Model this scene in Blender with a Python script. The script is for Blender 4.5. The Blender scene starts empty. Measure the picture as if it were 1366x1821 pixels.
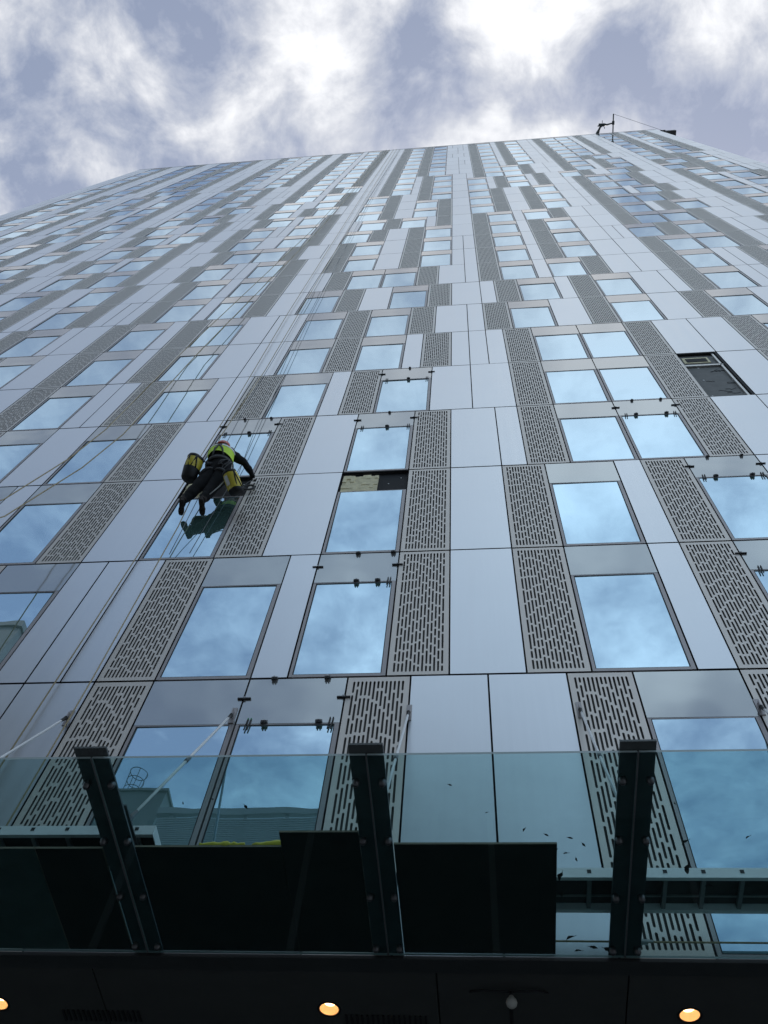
import bpy, bmesh, math, random
from mathutils import Vector, Matrix
R = math.radians
random.seed(7)
SC = bpy.context.scene
COL = SC.collection

# ------------------------------------------------------------------ camera, world, sun, exposure
cam_data = bpy.data.cameras.new("camera")
cam_data.sensor_fit = 'VERTICAL'
cam_data.sensor_height = 24.0
cam_data.lens = 20.6738
cam_data.clip_start = 0.05
cam_data.clip_end = 3000.0
cam = bpy.data.objects.new("camera", cam_data)
COL.objects.link(cam)
rt = Vector((0.9945379, 0.0776055, 0.0697973))
up = Vector((0.0380568, -0.8922949, 0.4498461))
fw = Vector((-0.0971903, 0.4447328, 0.8903745))
mw = Matrix((rt, up, -fw)).transposed().to_4x4()
mw.translation = Vector((-0.13440, -6.37396, 1.6))
cam.matrix_world = mw
SC.camera = cam

SUN_EL, SUN_AZ = R(58), R(8)            # behind the tower, a little to the right
world = bpy.data.worlds.new("World")
SC.world = world
world.use_nodes = True
wn = world.node_tree
wn.nodes.clear()


def N(tree, kind, **kw):
    n = tree.nodes.new(kind)
    for k, v in kw.items():
        setattr(n, k, v)
    return n


def math_node(tree, op, a, b=None, clamp=False):
    n = N(tree, 'ShaderNodeMath', operation=op, use_clamp=clamp)
    for i, v in enumerate((a, b)):
        if v is None:
            continue
        if isinstance(v, (int, float)):
            n.inputs[i].default_value = v
        else:
            tree.links.new(v, n.inputs[i])
    return n.outputs[0]


def build_sky():
    L = wn.links.new
    out = N(wn, 'ShaderNodeOutputWorld')
    bg = N(wn, 'ShaderNodeBackground')
    bg.inputs['Strength'].default_value = 0.15
    L(bg.outputs[0], out.inputs[0])
    sky = N(wn, 'ShaderNodeTexSky', sky_type='NISHITA', sun_disc=False)
    sky.sun_elevation = SUN_EL
    sky.sun_rotation = SUN_AZ
    sky.air_density = 1.0
    sky.dust_density = 1.5
    tc = N(wn, 'ShaderNodeTexCoord')
    sep = N(wn, 'ShaderNodeSeparateXYZ')
    L(tc.outputs['Generated'], sep.inputs[0])
    zc = math_node(wn, 'MAXIMUM', sep.outputs['Z'], 0.06)
    u = math_node(wn, 'DIVIDE', sep.outputs['X'], zc)
    v = math_node(wn, 'DIVIDE', sep.outputs['Y'], zc)
    uv = N(wn, 'ShaderNodeCombineXYZ')
    L(u, uv.inputs[0]); L(v, uv.inputs[1])

    def noise(scale, detail, rough, dist=0.0, off=(0, 0, 0), src=None):
        mp = N(wn, 'ShaderNodeMapping')
        mp.inputs['Location'].default_value = off
        L(src or uv.outputs[0], mp.inputs['Vector'])
        n = N(wn, 'ShaderNodeTexNoise')
        n.inputs['Scale'].default_value = scale
        n.inputs['Detail'].default_value = detail
        n.inputs['Roughness'].default_value = rough
        n.inputs['Distortion'].default_value = dist
        L(mp.outputs[0], n.inputs['Vector'])
        return n.outputs['Fac']

    def blob(cu, cv, s, amp):
        du = math_node(wn, 'SUBTRACT', u, cu)
        dv = math_node(wn, 'SUBTRACT', v, cv)
        d2 = math_node(wn, 'ADD', math_node(wn, 'MULTIPLY', du, du), math_node(wn, 'MULTIPLY', dv, dv))
        e = math_node(wn, 'MULTIPLY', d2, -1.0 / (s * s))
        return math_node(wn, 'MULTIPLY', math_node(wn, 'EXPONENT', e), amp)

    # how thick the cloud is: banks of cloud and the thin bluish gaps between them
    dens = noise(8.0, 10.0, 0.58, 0.3, (3.1, 1.7, 0))
    big = noise(1.9, 3.0, 0.5, 0.0, (0.4, 5.2, 0))
    soft = N(wn, 'ShaderNodeMapRange', interpolation_type='SMOOTHSTEP')      # softer veils low on the street side
    soft.inputs['From Min'].default_value = -0.05
    soft.inputs['From Max'].default_value = -0.30
    soft.inputs['To Min'].default_value = 1.40
    soft.inputs['To Max'].default_value = 0.58
    L(v, soft.inputs['Value'])
    fine = noise(24.0, 6.0, 0.6, 0.4, (7.7, 2.2, 0))
    dens = math_node(wn, 'ADD', dens, math_node(wn, 'MULTIPLY', math_node(wn, 'SUBTRACT', fine, 0.5), 0.30))
    dens = math_node(wn, 'ADD', math_node(wn, 'MULTIPLY', math_node(wn, 'SUBTRACT', dens, 0.5), soft.outputs[0]), 0.5)
    dsum = math_node(wn, 'ADD', math_node(wn, 'ADD', math_node(wn, 'MULTIPLY', dens, 1.0), -0.125), math_node(wn, 'MULTIPLY', big, 0.35))
    BL = [(0.045, -0.04, 0.05, 0.12), (0.055, 0.0, 0.04, 0.08), (0.25, -0.03, 0.06, 0.14), (0.03, 0.06, 0.05, 0.13), (0.12, -0.05, 0.04, 0.08),
          (-0.39, 0.0, 0.10, 0.12), (-0.44, -0.07, 0.07, 0.10), (-0.21, 0.03, 0.06, 0.10), (-0.12, 0.01, 0.06, 0.08), (-0.13, -0.05, 0.05, 0.06),
          (0.33, -0.03, 0.04, 0.06), (0.20, 0.06, 0.04, 0.06),
          (-0.25, -0.05, 0.06, -0.20), (-0.035, -0.03, 0.028, -0.22), (-0.06, 0.03, 0.03, -0.10), (0.165, -0.01, 0.035, -0.24), (0.08, 0.04, 0.025, -0.16),
          (0.25, 0.05, 0.04, -0.20), (0.31, 0.09, 0.06, -0.18), (-0.47, 0.09, 0.09, -0.16), (-0.30, 0.06, 0.05, -0.08),
          (-0.05, -0.12, 0.07, 0.16), (0.10, -0.13, 0.07, 0.14), (-0.30, -0.14, 0.14, -0.06), (0.18, -0.28, 0.16, 0.12), (-0.2, -0.22, 0.14, 0.05), (-0.08, -0.29, 0.20, 0.07),
          (0.12, -0.42, 0.15, 0.12), (-0.14, -0.76, 0.09, 0.14), (-0.42, -0.60, 0.2, -0.02), (0.24, -0.76, 0.08, 0.12),
          (0.1, -0.9, 0.2, -0.06), (0.25, -0.50, 0.48, 0.11), (-0.75, -0.95, 0.40, -0.15)]
    for b in BL:
        dsum = math_node(wn, 'ADD', dsum, blob(*b))
    mr = N(wn, 'ShaderNodeMapRange', interpolation_type='SMOOTHSTEP')
    mr.inputs['From Min'].default_value = 0.40
    mr.inputs['From Max'].default_value = 0.80
    L(dsum, mr.inputs['Value'])
    cover = math_node(wn, 'MULTIPLY', mr.outputs[0], 1.0)
    cover = math_node(wn, 'ADD', math_node(wn, 'MULTIPLY', cover, 0.32), 0.66)
    clear = N(wn, 'ShaderNodeMapRange', interpolation_type='SMOOTHSTEP')      # the sky opens up to the street side
    clear.inputs['From Min'].default_value = -0.22
    clear.inputs['From Max'].default_value = -0.60
    clear.inputs['To Min'].default_value = 1.0
    clear.inputs['To Max'].default_value = 0.90
    L(v, clear.inputs['Value'])
    cover = math_node(wn, 'MULTIPLY', cover, clear.outputs[0])
    # cloud tone: grey lilac where thin or shaded, white where thick and lit
    ramp = N(wn, 'ShaderNodeValToRGB')
    cr = ramp.color_ramp
    cr.elements[0].position = 0.41; cr.elements[0].color = (1.34, 1.46, 1.80, 1)
    cr.elements[1].position = 0.86; cr.elements[1].color = (4.8, 4.85, 5.0, 1)
    e = cr.elements.new(0.60); e.color = (2.78, 2.88, 3.14, 1)
    L(dsum, ramp.inputs[0])
    mix = N(wn, 'ShaderNodeMixRGB')
    L(cover, mix.inputs[0]); L(sky.outputs[0], mix.inputs[1]); L(ramp.outputs[0], mix.inputs[2])
    blue = N(wn, 'ShaderNodeMapRange', interpolation_type='SMOOTHSTEP')
    blue.inputs['From Min'].default_value = -0.15
    blue.inputs['From Max'].default_value = -0.60
    L(v, blue.inputs['Value'])
    tint = N(wn, 'ShaderNodeMixRGB', blend_type='MULTIPLY')
    tint.inputs[2].default_value = (1.12, 1.43, 1.60, 1)
    L(blue.outputs[0], tint.inputs[0]); L(ramp.outputs[0], tint.inputs[1]); L(tint.outputs[0], mix.inputs[2])
    L(mix.outputs[0], bg.inputs['Color'])


build_sky()
sun_data = bpy.data.lights.new("sun", 'SUN')
sun_data.energy = 1.0
sun_data.angle = R(12)
sun_data.color = (1.0, 0.95, 0.88)
sun = bpy.data.objects.new("sun", sun_data)
COL.objects.link(sun)
sd = Vector((math.sin(SUN_AZ) * math.cos(SUN_EL), math.cos(SUN_AZ) * math.cos(SUN_EL), math.sin(SUN_EL)))
sun.rotation_euler = (-sd).to_track_quat('-Z', 'Y').to_euler()
SC.view_settings.view_transform = 'Standard'
SC.view_settings.look = 'None'
SC.view_settings.exposure = 0.55
SC.view_settings.gamma = 1.0
SC.view_settings.use_curve_mapping = False


# ------------------------------------------------------------------ materials
def mat(name, base, rough=0.5, metal=0.0, var=0.0, noise_scale=4.0, noise_amt=0.0, bump=0.0, bump_scale=30.0, spec=0.5):
    m = bpy.data.materials.new(name)
    m.use_nodes = True
    t = m.node_tree
    p = t.nodes['Principled BSDF']
    p.inputs['Roughness'].default_value = rough
    p.inputs['Metallic'].default_value = metal
    p.inputs['Specular IOR Level'].default_value = spec
    rgb = N(t, 'ShaderNodeRGB'); rgb.outputs[0].default_value = (*base, 1)
    col = rgb.outputs[0]
    if var or noise_amt:
        geo = N(t, 'ShaderNodeNewGeometry')
        val = None
        if var:
            val = math_node(t, 'ADD', math_node(t, 'MULTIPLY', geo.outputs['Random Per Island'], 2 * var), 1 - var)
        if noise_amt:
            tc = N(t, 'ShaderNodeTexCoord')
            no = N(t, 'ShaderNodeTexNoise')
            no.inputs['Scale'].default_value = noise_scale
            no.inputs['Detail'].default_value = 6
            no.inputs['Roughness'].default_value = 0.62
            t.links.new(tc.outputs['Object'], no.inputs['Vector'])
            v2 = math_node(t, 'ADD', math_node(t, 'MULTIPLY', no.outputs['Fac'], 2 * noise_amt), 1 - noise_amt)
            val = v2 if val is None else math_node(t, 'MULTIPLY', val, v2)
        vm = N(t, 'ShaderNodeVectorMath', operation='SCALE')
        t.links.new(col, vm.inputs[0]); t.links.new(val, vm.inputs['Scale'])
        col = vm.outputs[0]
    t.links.new(col, p.inputs['Base Color'])
    if bump:
        tc = N(t, 'ShaderNodeTexCoord')
        no = N(t, 'ShaderNodeTexNoise')
        no.inputs['Scale'].default_value = bump_scale
        no.inputs['Detail'].default_value = 3
        t.links.new(tc.outputs['Object'], no.inputs['Vector'])
        b = N(t, 'ShaderNodeBump')
        b.inputs['Strength'].default_value = bump
        b.inputs['Distance'].default_value = 0.01
        t.links.new(no.outputs['Fac'], b.inputs['Height'])
        t.links.new(b.outputs[0], p.inputs['Normal'])
    return m


def coated_glass(name, refl, body, fac, wave=0.008, rough=0.0):
    """Solar-control glass: a mirror coating over a dim interior."""
    m = bpy.data.materials.new(name)
    m.use_nodes = True
    t = m.node_tree
    t.nodes.clear()
    out = N(t, 'ShaderNodeOutputMaterial')
    gl = N(t, 'ShaderNodeBsdfGlossy'); gl.inputs['Color'].default_value = (*refl, 1); gl.inputs['Roughness'].default_value = rough
    df = N(t, 'ShaderNodeBsdfDiffuse'); df.inputs['Color'].default_value = (*body, 1)
    fr = N(t, 'ShaderNodeFresnel'); fr.inputs['IOR'].default_value = 1.5
    f = math_node(t, 'ADD', math_node(t, 'MULTIPLY', fr.outputs[0], 1 - fac), fac, True)
    mx = N(t, 'ShaderNodeMixShader')
    t.links.new(f, mx.inputs[0]); t.links.new(df.outputs[0], mx.inputs[1]); t.links.new(gl.outputs[0], mx.inputs[2])
    t.links.new(mx.outputs[0], out.inputs[0])
    tc = N(t, 'ShaderNodeTexCoord')
    no = N(t, 'ShaderNodeTexNoise'); no.inputs['Scale'].default_value = 1.6; no.inputs['Detail'].default_value = 1.0
    t.links.new(tc.outputs['Object'], no.inputs['Vector'])
    b = N(t, 'ShaderNodeBump'); b.inputs['Strength'].default_value = wave; b.inputs['Distance'].default_value = 0.1
    t.links.new(no.outputs['Fac'], b.inputs['Height'])
    t.links.new(b.outputs[0], gl.inputs['Normal'])
    return m


def emit_mat(name, col, s):
    m = bpy.data.materials.new(name)
    m.use_nodes = True
    t = m.node_tree
    t.nodes.clear()
    out = N(t, 'ShaderNodeOutputMaterial')
    e = N(t, 'ShaderNodeEmission'); e.inputs[0].default_value = (*col, 1); e.inputs[1].default_value = s
    t.links.new(e.outputs[0], out.inputs[0])
    return m


def tinted_glass(name, tint):
    m = bpy.data.materials.new(name)
    m.use_nodes = True
    t = m.node_tree
    t.nodes.clear()
    out = N(t, 'ShaderNodeOutputMaterial')
    tr = N(t, 'ShaderNodeBsdfTransparent'); tr.inputs[0].default_value = (*tint, 1)
    gl = N(t, 'ShaderNodeBsdfGlossy'); gl.inputs['Roughness'].default_value = 0.0
    df = N(t, 'ShaderNodeBsdfDiffuse'); df.inputs[0].default_value = (0.10, 0.14, 0.13, 1)
    lw = N(t, 'ShaderNodeLayerWeight'); lw.inputs['Blend'].default_value = 0.5
    refl = math_node(t, 'ADD', math_node(t, 'MULTIPLY', math_node(t, 'POWER', lw.outputs['Facing'], 4.0), 0.8), 0.03)
    tc = N(t, 'ShaderNodeTexCoord')
    no = N(t, 'ShaderNodeTexNoise'); no.inputs['Scale'].default_value = 3.0; no.inputs['Detail'].default_value = 8.0; no.inputs['Roughness'].default_value = 0.7
    t.links.new(tc.outputs['Object'], no.inputs['Vector'])
    dirt = math_node(t, 'MULTIPLY', math_node(t, 'SUBTRACT', no.outputs['Fac'], 0.35, True), 0.10)
    m1 = N(t, 'ShaderNodeMixShader'); t.links.new(dirt, m1.inputs[0]); t.links.new(tr.outputs[0], m1.inputs[1]); t.links.new(df.outputs[0], m1.inputs[2])
    m2 = N(t, 'ShaderNodeMixShader'); t.links.new(refl, m2.inputs[0]); t.links.new(m1.outputs[0], m2.inputs[1]); t.links.new(gl.outputs[0], m2.inputs[2])
    t.links.new(m2.outputs[0], out.inputs[0])
    return m


M = {}
M['panel'] = mat('brushed_aluminium_cladding', (0.61, 0.62, 0.645), 0.34, 0.95, var=0.035, noise_scale=0.9, noise_amt=0.03)
def streaks(m, amt):
    """rain streaks and slight tone shifts that run down the wall"""
    t = m.node_tree
    p = t.nodes['Principled BSDF']
    src = p.inputs['Base Color'].links[0].from_socket
    geo = N(t, 'ShaderNodeNewGeometry')
    mp = N(t, 'ShaderNodeMapping'); mp.inputs['Scale'].default_value = (9.0, 1.0, 0.35)
    no = N(t, 'ShaderNodeTexNoise'); no.inputs['Scale'].default_value = 1.0; no.inputs['Detail'].default_value = 7.0; no.inputs['Roughness'].default_value = 0.65
    t.links.new(geo.outputs['Position'], mp.inputs['Vector']); t.links.new(mp.outputs[0], no.inputs['Vector'])
    f = math_node(t, 'ADD', math_node(t, 'MULTIPLY', no.outputs['Fac'], 2 * amt), 1 - amt)
    vm = N(t, 'ShaderNodeVectorMath', operation='SCALE')
    t.links.new(src, vm.inputs[0]); t.links.new(f, vm.inputs['Scale']); t.links.new(vm.outputs[0], p.inputs['Base Color'])
    r = math_node(t, 'ADD', math_node(t, 'MULTIPLY', no.outputs['Fac'], 0.16), p.inputs['Roughness'].default_value - 0.08)
    t.links.new(r, p.inputs['Roughness'])
    # very slight buckling of the sheet
    n2 = N(t, 'ShaderNodeTexNoise'); n2.inputs['Scale'].default_value = 1.1; n2.inputs['Detail'].default_value = 1.0
    t.links.new(geo.outputs['Position'], n2.inputs['Vector'])
    b = N(t, 'ShaderNodeBump'); b.inputs['Strength'].default_value = 0.03; b.inputs['Distance'].default_value = 0.1
    t.links.new(n2.outputs['Fac'], b.inputs['Height']); t.links.new(b.outputs[0], p.inputs['Normal'])


streaks(M['panel'], 0.07)
M['perf'] = mat('bronze_anodised_plate', (0.67, 0.615, 0.565), 0.5, 0.5, var=0.0, noise_scale=2.0, noise_amt=0.06)
streaks(M['perf'], 0.10)
M['perf_back'] = mat('dark_vent_cavity', (0.11, 0.104, 0.098), 0.8, 0, noise_scale=5, noise_amt=0.5)
M['frame'] = mat('taupe_window_frame', (0.38, 0.35, 0.35), 0.45, 0.4)
M['glass'] = coated_glass('mirrored_window_glass', (0.70, 0.86, 1.0), (0.13, 0.25, 0.22), 0.62)
M['spandrel'] = coated_glass('grey_spandrel_glass', (0.90, 0.90, 0.90), (0.235, 0.235, 0.232), 0.30, 0.03, 0.06)
M['core'] = mat('black_joint_cavity', (0.012, 0.012, 0.014), 0.8)
M['roof'] = mat('roof_metal', (0.45, 0.46, 0.48), 0.5, 0.5)
M['side'] = mat('side_cladding', (0.55, 0.57, 0.60), 0.45, 0.6, noise_scale=0.6, noise_amt=0.05)
M['soffit'] = mat('dark_soffit_panel', (0.06, 0.062, 0.058), 0.6, 0, noise_scale=3, noise_amt=0.25)
M['fascia'] = mat('dark_fascia_strip', (0.06, 0.065, 0.065), 0.4, 0.3, noise_scale=3, noise_amt=0.2)
M['insul'] = mat('yellow_insulation', (0.86, 0.77, 0.52), 0.95, 0, noise_scale=9, noise_amt=0.4, bump=0.8, bump_scale=25)
M['sheath'] = mat('grey_sheathing_board', (0.21, 0.205, 0.195), 0.85, 0, noise_scale=6, noise_amt=0.3)
M['washer'] = mat('white_washer', (0.75, 0.75, 0.74), 0.5)
M['rail'] = mat('aluminium_rail', (0.55, 0.54, 0.52), 0.4, 0.7)
M['black'] = mat('black_rubber', (0.015, 0.015, 0.017), 0.6)
M['clip'] = mat('dark_clip_metal', (0.20, 0.20, 0.21), 0.4, 0.5, noise_scale=40, noise_amt=0.4)
M['clip_light'] = mat('zinc_clip_metal', (0.5, 0.5, 0.5), 0.4, 0.8)
M['green'] = mat('green_plastic', (0.02, 0.25, 0.10), 0.5)
M['cglass'] = tinted_glass('teal_canopy_glass', (0.745, 0.87, 0.872))
M['cedge'] = mat('glass_edge', (0.42, 0.50, 0.50), 0.25, 0.0)
M['steel'] = mat('dark_painted_steel', (0.09, 0.10, 0.10), 0.45, 0.2, noise_scale=8, noise_amt=0.3, bump=0.1, bump_scale=60)
M['bolt'] = mat('stainless_bolt', (0.16, 0.16, 0.165), 0.3, 0.8)
M['rod'] = mat('white_painted_rod', (0.78, 0.80, 0.80), 0.35, 0.1)
M['ply'] = mat('dark_faced_plywood', (0.042, 0.035, 0.031), 0.7, 0, noise_scale=5, noise_amt=0.4)
M['ply_edge'] = mat('pale_plywood_edge', (0.22, 0.18, 0.13), 0.8, 0, noise_scale=20, noise_amt=0.4)
M['ply_grey'] = mat('weathered_grey_board', (0.11, 0.12, 0.11), 0.8, 0, noise_scale=5, noise_amt=0.35)
M['alu'] = mat('worn_aluminium', (0.80, 0.81, 0.80), 0.4, 0.15, noise_scale=6, noise_amt=0.18)
M['alu_bright'] = mat('pale_aluminium', (0.92, 0.92, 0.90), 0.4, 0.0, noise_scale=6, noise_amt=0.08)  # right staging board's rails: lighter and less metallic than the left one's
M['rung'] = mat('dull_aluminium_rung', (0.30, 0.30, 0.29), 0.5, 0.2, noise_scale=9, noise_amt=0.3)
M['deck'] = mat('staging_deck_ply', (0.07, 0.065, 0.06), 0.8, 0, noise_scale=12, noise_amt=0.5)
M['yellow'] = mat('yellow_pvc', (0.72, 0.58, 0.06), 0.42, 0, noise_scale=12, noise_amt=0.2, bump=0.2, bump_scale=14)
M['leaf'] = mat('dry_dark_leaf', (0.03, 0.024, 0.018), 0.8, var=0.5)
M['rope_tan'] = mat('tan_rope', (0.50, 0.40, 0.25), 0.9, 0, noise_scale=60, noise_amt=0.4)
M['rope_grey'] = mat('grey_rope', (0.22, 0.23, 0.24), 0.9, 0, noise_scale=60, noise_amt=0.4)
M['cloth'] = mat('black_work_clothes', (0.008, 0.008, 0.010), 0.9, 0, noise_scale=9, noise_amt=0.4, bump=0.5, bump_scale=18)
M['skin'] = mat('skin', (0.45, 0.27, 0.20), 0.55)
M['vest'] = mat('hi_vis_yellow', (0.66, 0.95, 0.07), 0.7, 0, noise_scale=6, noise_amt=0.12, bump=0.5, bump_scale=15)
M['silver'] = mat('reflective_tape', (0.62, 0.63, 0.62), 0.4, 0.3)
M['helmet'] = mat('red_helmet_plastic', (0.58, 0.06, 0.04), 0.28)
M['boot'] = mat('dark_brown_boot', (0.035, 0.024, 0.02), 0.8, 0, noise_scale=20, noise_amt=0.4)
M['strap'] = mat('grey_harness_webbing', (0.10, 0.10, 0.105), 0.7)
M['lampcan'] = mat('lamp_reflector', (0.92, 0.72, 0.50), 0.35, 0.2)
M['lamp'] = emit_mat('warm_lamp', (1.0, 0.60, 0.28), 6.0)
M['lampin'] = emit_mat('warm_lamp_reflector_glow', (1.0, 0.36, 0.09), 0.95)
M['bulb'] = mat('frosted_bulb', (0.55, 0.53, 0.48), 0.5)
M['asphalt'] = mat('asphalt', (0.05, 0.05, 0.05), 0.9, 0, noise_scale=2, noise_amt=0.2)
M['paving'] = mat('concrete_paving', (0.30, 0.295, 0.285), 0.85, 0, noise_scale=1.5, noise_amt=0.2)
M['concrete'] = mat('pale_concrete', (0.36, 0.38, 0.36), 0.85, 0, noise_scale=0.5, noise_amt=0.15)
M['louvre'] = mat('louvre_screen', (0.50, 0.53, 0.52), 0.6, 0.1)
M['darkwin'] = mat('dark_window', (0.03, 0.04, 0.045), 0.1)


# ------------------------------------------------------------------ mesh helper
class MB:
    """Collects faces; build() links them as ONE mesh object."""
    def __init__(self):
        self.v, self.f, self.m = [], [], []

    def face(self, pts, mi=0):
        b = len(self.v)
        self.v += [tuple(p) for p in pts]
        self.f.append(tuple(range(b, b + len(pts))))
        self.m.append(mi)

    def box(self, x0, x1, y0, y1, z0, z1, mi=0, mats=None):
        b = len(self.v)
        self.v += [(x0, y0, z0), (x1, y0, z0), (x1, y1, z0), (x0, y1, z0), (x0, y0, z1), (x1, y0, z1), (x1, y1, z1), (x0, y1, z1)]
        fs = [(0, 3, 2, 1), (4, 5, 6, 7), (0, 1, 5, 4), (1, 2, 6, 5), (2, 3, 7, 6), (3, 0, 4, 7)]   # bottom top front right back left
        for i, q in enumerate(fs):
            self.f.append(tuple(b + k for k in q))
            self.m.append(mats[i] if mats else mi)

    def obox(self, c, ax, ay, az, mi=0):
        """box from a centre and three half-axis vectors"""
        c, ax, ay, az = map(Vector, (c, ax, ay, az))
        b = len(self.v)
        for sz in (-1, 1):
            for sx, sy in ((-1, -1), (1, -1), (1, 1), (-1, 1)):
                self.v.append(tuple(c + ax * sx + ay * sy + az * sz))
        for q in [(0, 3, 2, 1), (4, 5, 6, 7), (0, 1, 5, 4), (1, 2, 6, 5), (2, 3, 7, 6), (3, 0, 4, 7)]:
            self.f.append(tuple(b + k for k in q)); self.m.append(mi)

    def tube(self, pts, r, n=8, mi=0, cap=True):
        pts = [Vector(p) for p in pts]
        rs = r if isinstance(r, (list, tuple)) else [r] * len(pts)
        b = len(self.v)
        ref = None
        for i, p in enumerate(pts):
            d = (pts[min(i + 1, len(pts) - 1)] - pts[max(i - 1, 0)]).normalized()
            if ref is None:
                ref = d.orthogonal().normalized()
            a = (ref - d * ref.dot(d)).normalized()
            ref = a
            c = d.cross(a)
            for k in range(n):
                t = 2 * math.pi * k / n
                self.v.append(tuple(p + (a * math.cos(t) + c * math.sin(t)) * rs[i]))
        for i in range(len(pts) - 1):
            for k in range(n):
                k2 = (k + 1) % n
                self.f.append((b + i * n + k, b + i * n + k2, b + (i + 1) * n + k2, b + (i + 1) * n + k)); self.m.append(mi)
        if cap:
            self.f.append(tuple(b + k for k in reversed(range(n)))); self.m.append(mi)
            e = b + (len(pts) - 1) * n
            self.f.append(tuple(e + k for k in range(n))); self.m.append(mi)

    def lathe(self, c, prof, axis=(0, 0, 1), n=16, mi=0):
        """prof: list of (radius, height) along axis"""
        az = Vector(axis).normalized(); ax = az.orthogonal().normalized(); ay = az.cross(ax)
        c = Vector(c); b = len(self.v)
        for r, h in prof:
            for k in range(n):
                t = 2 * math.pi * k / n
                self.v.append(tuple(c + az * h + (ax * math.cos(t) + ay * math.sin(t)) * max(r, 1e-4)))
        for i in range(len(prof) - 1):
            for k in range(n):
                k2 = (k + 1) % n
                self.f.append((b + i * n + k, b + i * n + k2, b + (i + 1) * n + k2, b + (i + 1) * n + k)); self.m.append(mi)

    def mesh(self, name, mats, smooth=False):
        me = bpy.data.meshes.new(name)
        me.from_pydata(self.v, [], self.f)
        for m in (mats if isinstance(mats, (list, tuple)) else [mats]):
            me.materials.append(m)
        me.polygons.foreach_set('material_index', self.m)
        if smooth:
            me.polygons.foreach_set('use_smooth', [True] * len(self.f))
        me.update()
        return me

    def build(self, name, mats, parent=None, smooth=False):
        return link(name, self.mesh(name, mats, smooth), parent)


def link(name, data, parent=None, loc=None):
    o = bpy.data.objects.new(name, data)
    COL.objects.link(o)
    if parent:
        o.parent = parent
    if loc:
        o.location = loc
    return o


def tag(o, label=None, cat=None, group=None, kind=None):
    if label: o['label'] = label
    if cat: o['category'] = cat
    if group: o['group'] = group
    if kind: o['kind'] = kind
    return o


def thing(name, label, cat, loc=(0, 0, 0), group=None):
    return tag(link(name, None, None, loc), label, cat, group)


def bevel(o, w, seg=2):
    bm = bmesh.new(); bm.from_mesh(o.data)
    bmesh.ops.remove_doubles(bm, verts=bm.verts, dist=1e-5)
    bmesh.ops.bevel(bm, geom=list(bm.edges), offset=w, segments=seg, affect='EDGES', profile=0.5)
    bm.to_mesh(o.data); bm.free()
    return o


# ------------------------------------------------------------------ facade layout
U = 0.236454           # one planning unit in metres
ZA = 10.0175           # the joint above the first storey of the facade
FH = 3.0
XL, XR = -126.0 * U, 74.0 * U
ZTOP = ZA + 26 * FH
ZBOT = ZA - 3.70
GAP = 0.0105           # half a joint, across
GAPZ = 0.017           # half a joint, up the wall
PW, WW, NW = 3.16, 5.02, 1.91
SEQ = {0: 'PWNN', 1: 'NPWN', 3: 'NNPW', 5: 'WPNN', 6: 'WNPN', 7: 'NWPN', 8: 'NWNP', 9: 'NNWP'}
# vent column position of each room, bottom storey (-1) upwards, run-length coded
RL = {
    0: [(3, 1), (1, 2), (3, 3), (1, 1), (3, 1), (1, 5), (7, 3), (8, 2), (3, 9)],
    1: [(0, 3), (5, 3), (1, 2), (5, 1), (0, 3), (5, 1), (1, 3), (6, 2), (5, 2), (1, 7)],
    2: [(3, 6), (1, 1), (3, 3), (9, 1), (3, 6), (7, 1), (3, 9)],
    3: [(1, 6), (3, 3), (5, 3), (1, 1), (5, 1), (7, 1), (5, 2), (7, 1), (1, 2), (0, 1), (6, 6)],
    4: [(5, 6), (1, 5), (3, 6), (9, 1), (3, 1), (9, 8)],
    5: [(1, 8), (3, 4), (7, 4), (0, 4), (7, 7)],
    -1: [(5, 1), (7, 3), (0, 1), (6, 1), (5, 1), (7, 1), (5, 1), (1, 3), (6, 1), (7, 2), (1, 4), (0, 8)],
    -2: [(3, 2), (7, 2), (1, 1), (9, 2), (7, 1), (3, 1), (1, 2), (7, 1), (9, 1), (7, 3), (3, 11)],
    -3: [(1, 2), (7, 2), (1, 1), (0, 2), (7, 3), (5, 1), (7, 3), (0, 1), (7, 2), (1, 1), (7, 9)],
    -4: [(3, 3), (1, 4), (3, 2), (1, 1), (3, 1), (1, 2), (3, 1), (1, 2), (3, 11)],
    -5: [(1, 6), (0, 1), (7, 2), (5, 3), (7, 2), (5, 1), (1, 1), (5, 3), (9, 8)],
    -6: [(5, 7), (7, 2), (9, 1), (1, 1), (9, 1), (3, 1), (1, 1), (9, 5), (3, 8)],
    -7: [(1, 9), (7, 1), (5, 1), (7, 1), (1, 2), (7, 5), (5, 8)],
    -8: [(3, 11), (7, 2), (3, 1), (7, 2), (3, 1), (7, 2), (3, 1), (9, 7)],
    -9: [(5, 14), (7, 3), (0, 3), (7, 7)],
    -10: [(1, 16), (0, 3), (5, 8)],
}
POS = {k: [a for a, n in v for _ in range(n)] for k, v in RL.items()}
for k, v in POS.items():
    assert len(v) == 27, (k, len(v))
STRADDLE = {(2, 0): 'S', (3, 0): 'B', (4, 0): 'B', (5, 0): 'A', (6, 0): 'S', (7, 0): 'A', (8, 0): 'X', (9, 0): 'X',
            (-1, -2): 'B', (3, -2): 'X', (3, -3): 'X', (0, -2): 'X', (-1, 0): 'B', (-1, -1): 'B'}
cells = []          # (kind, x0, x1, row)
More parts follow.
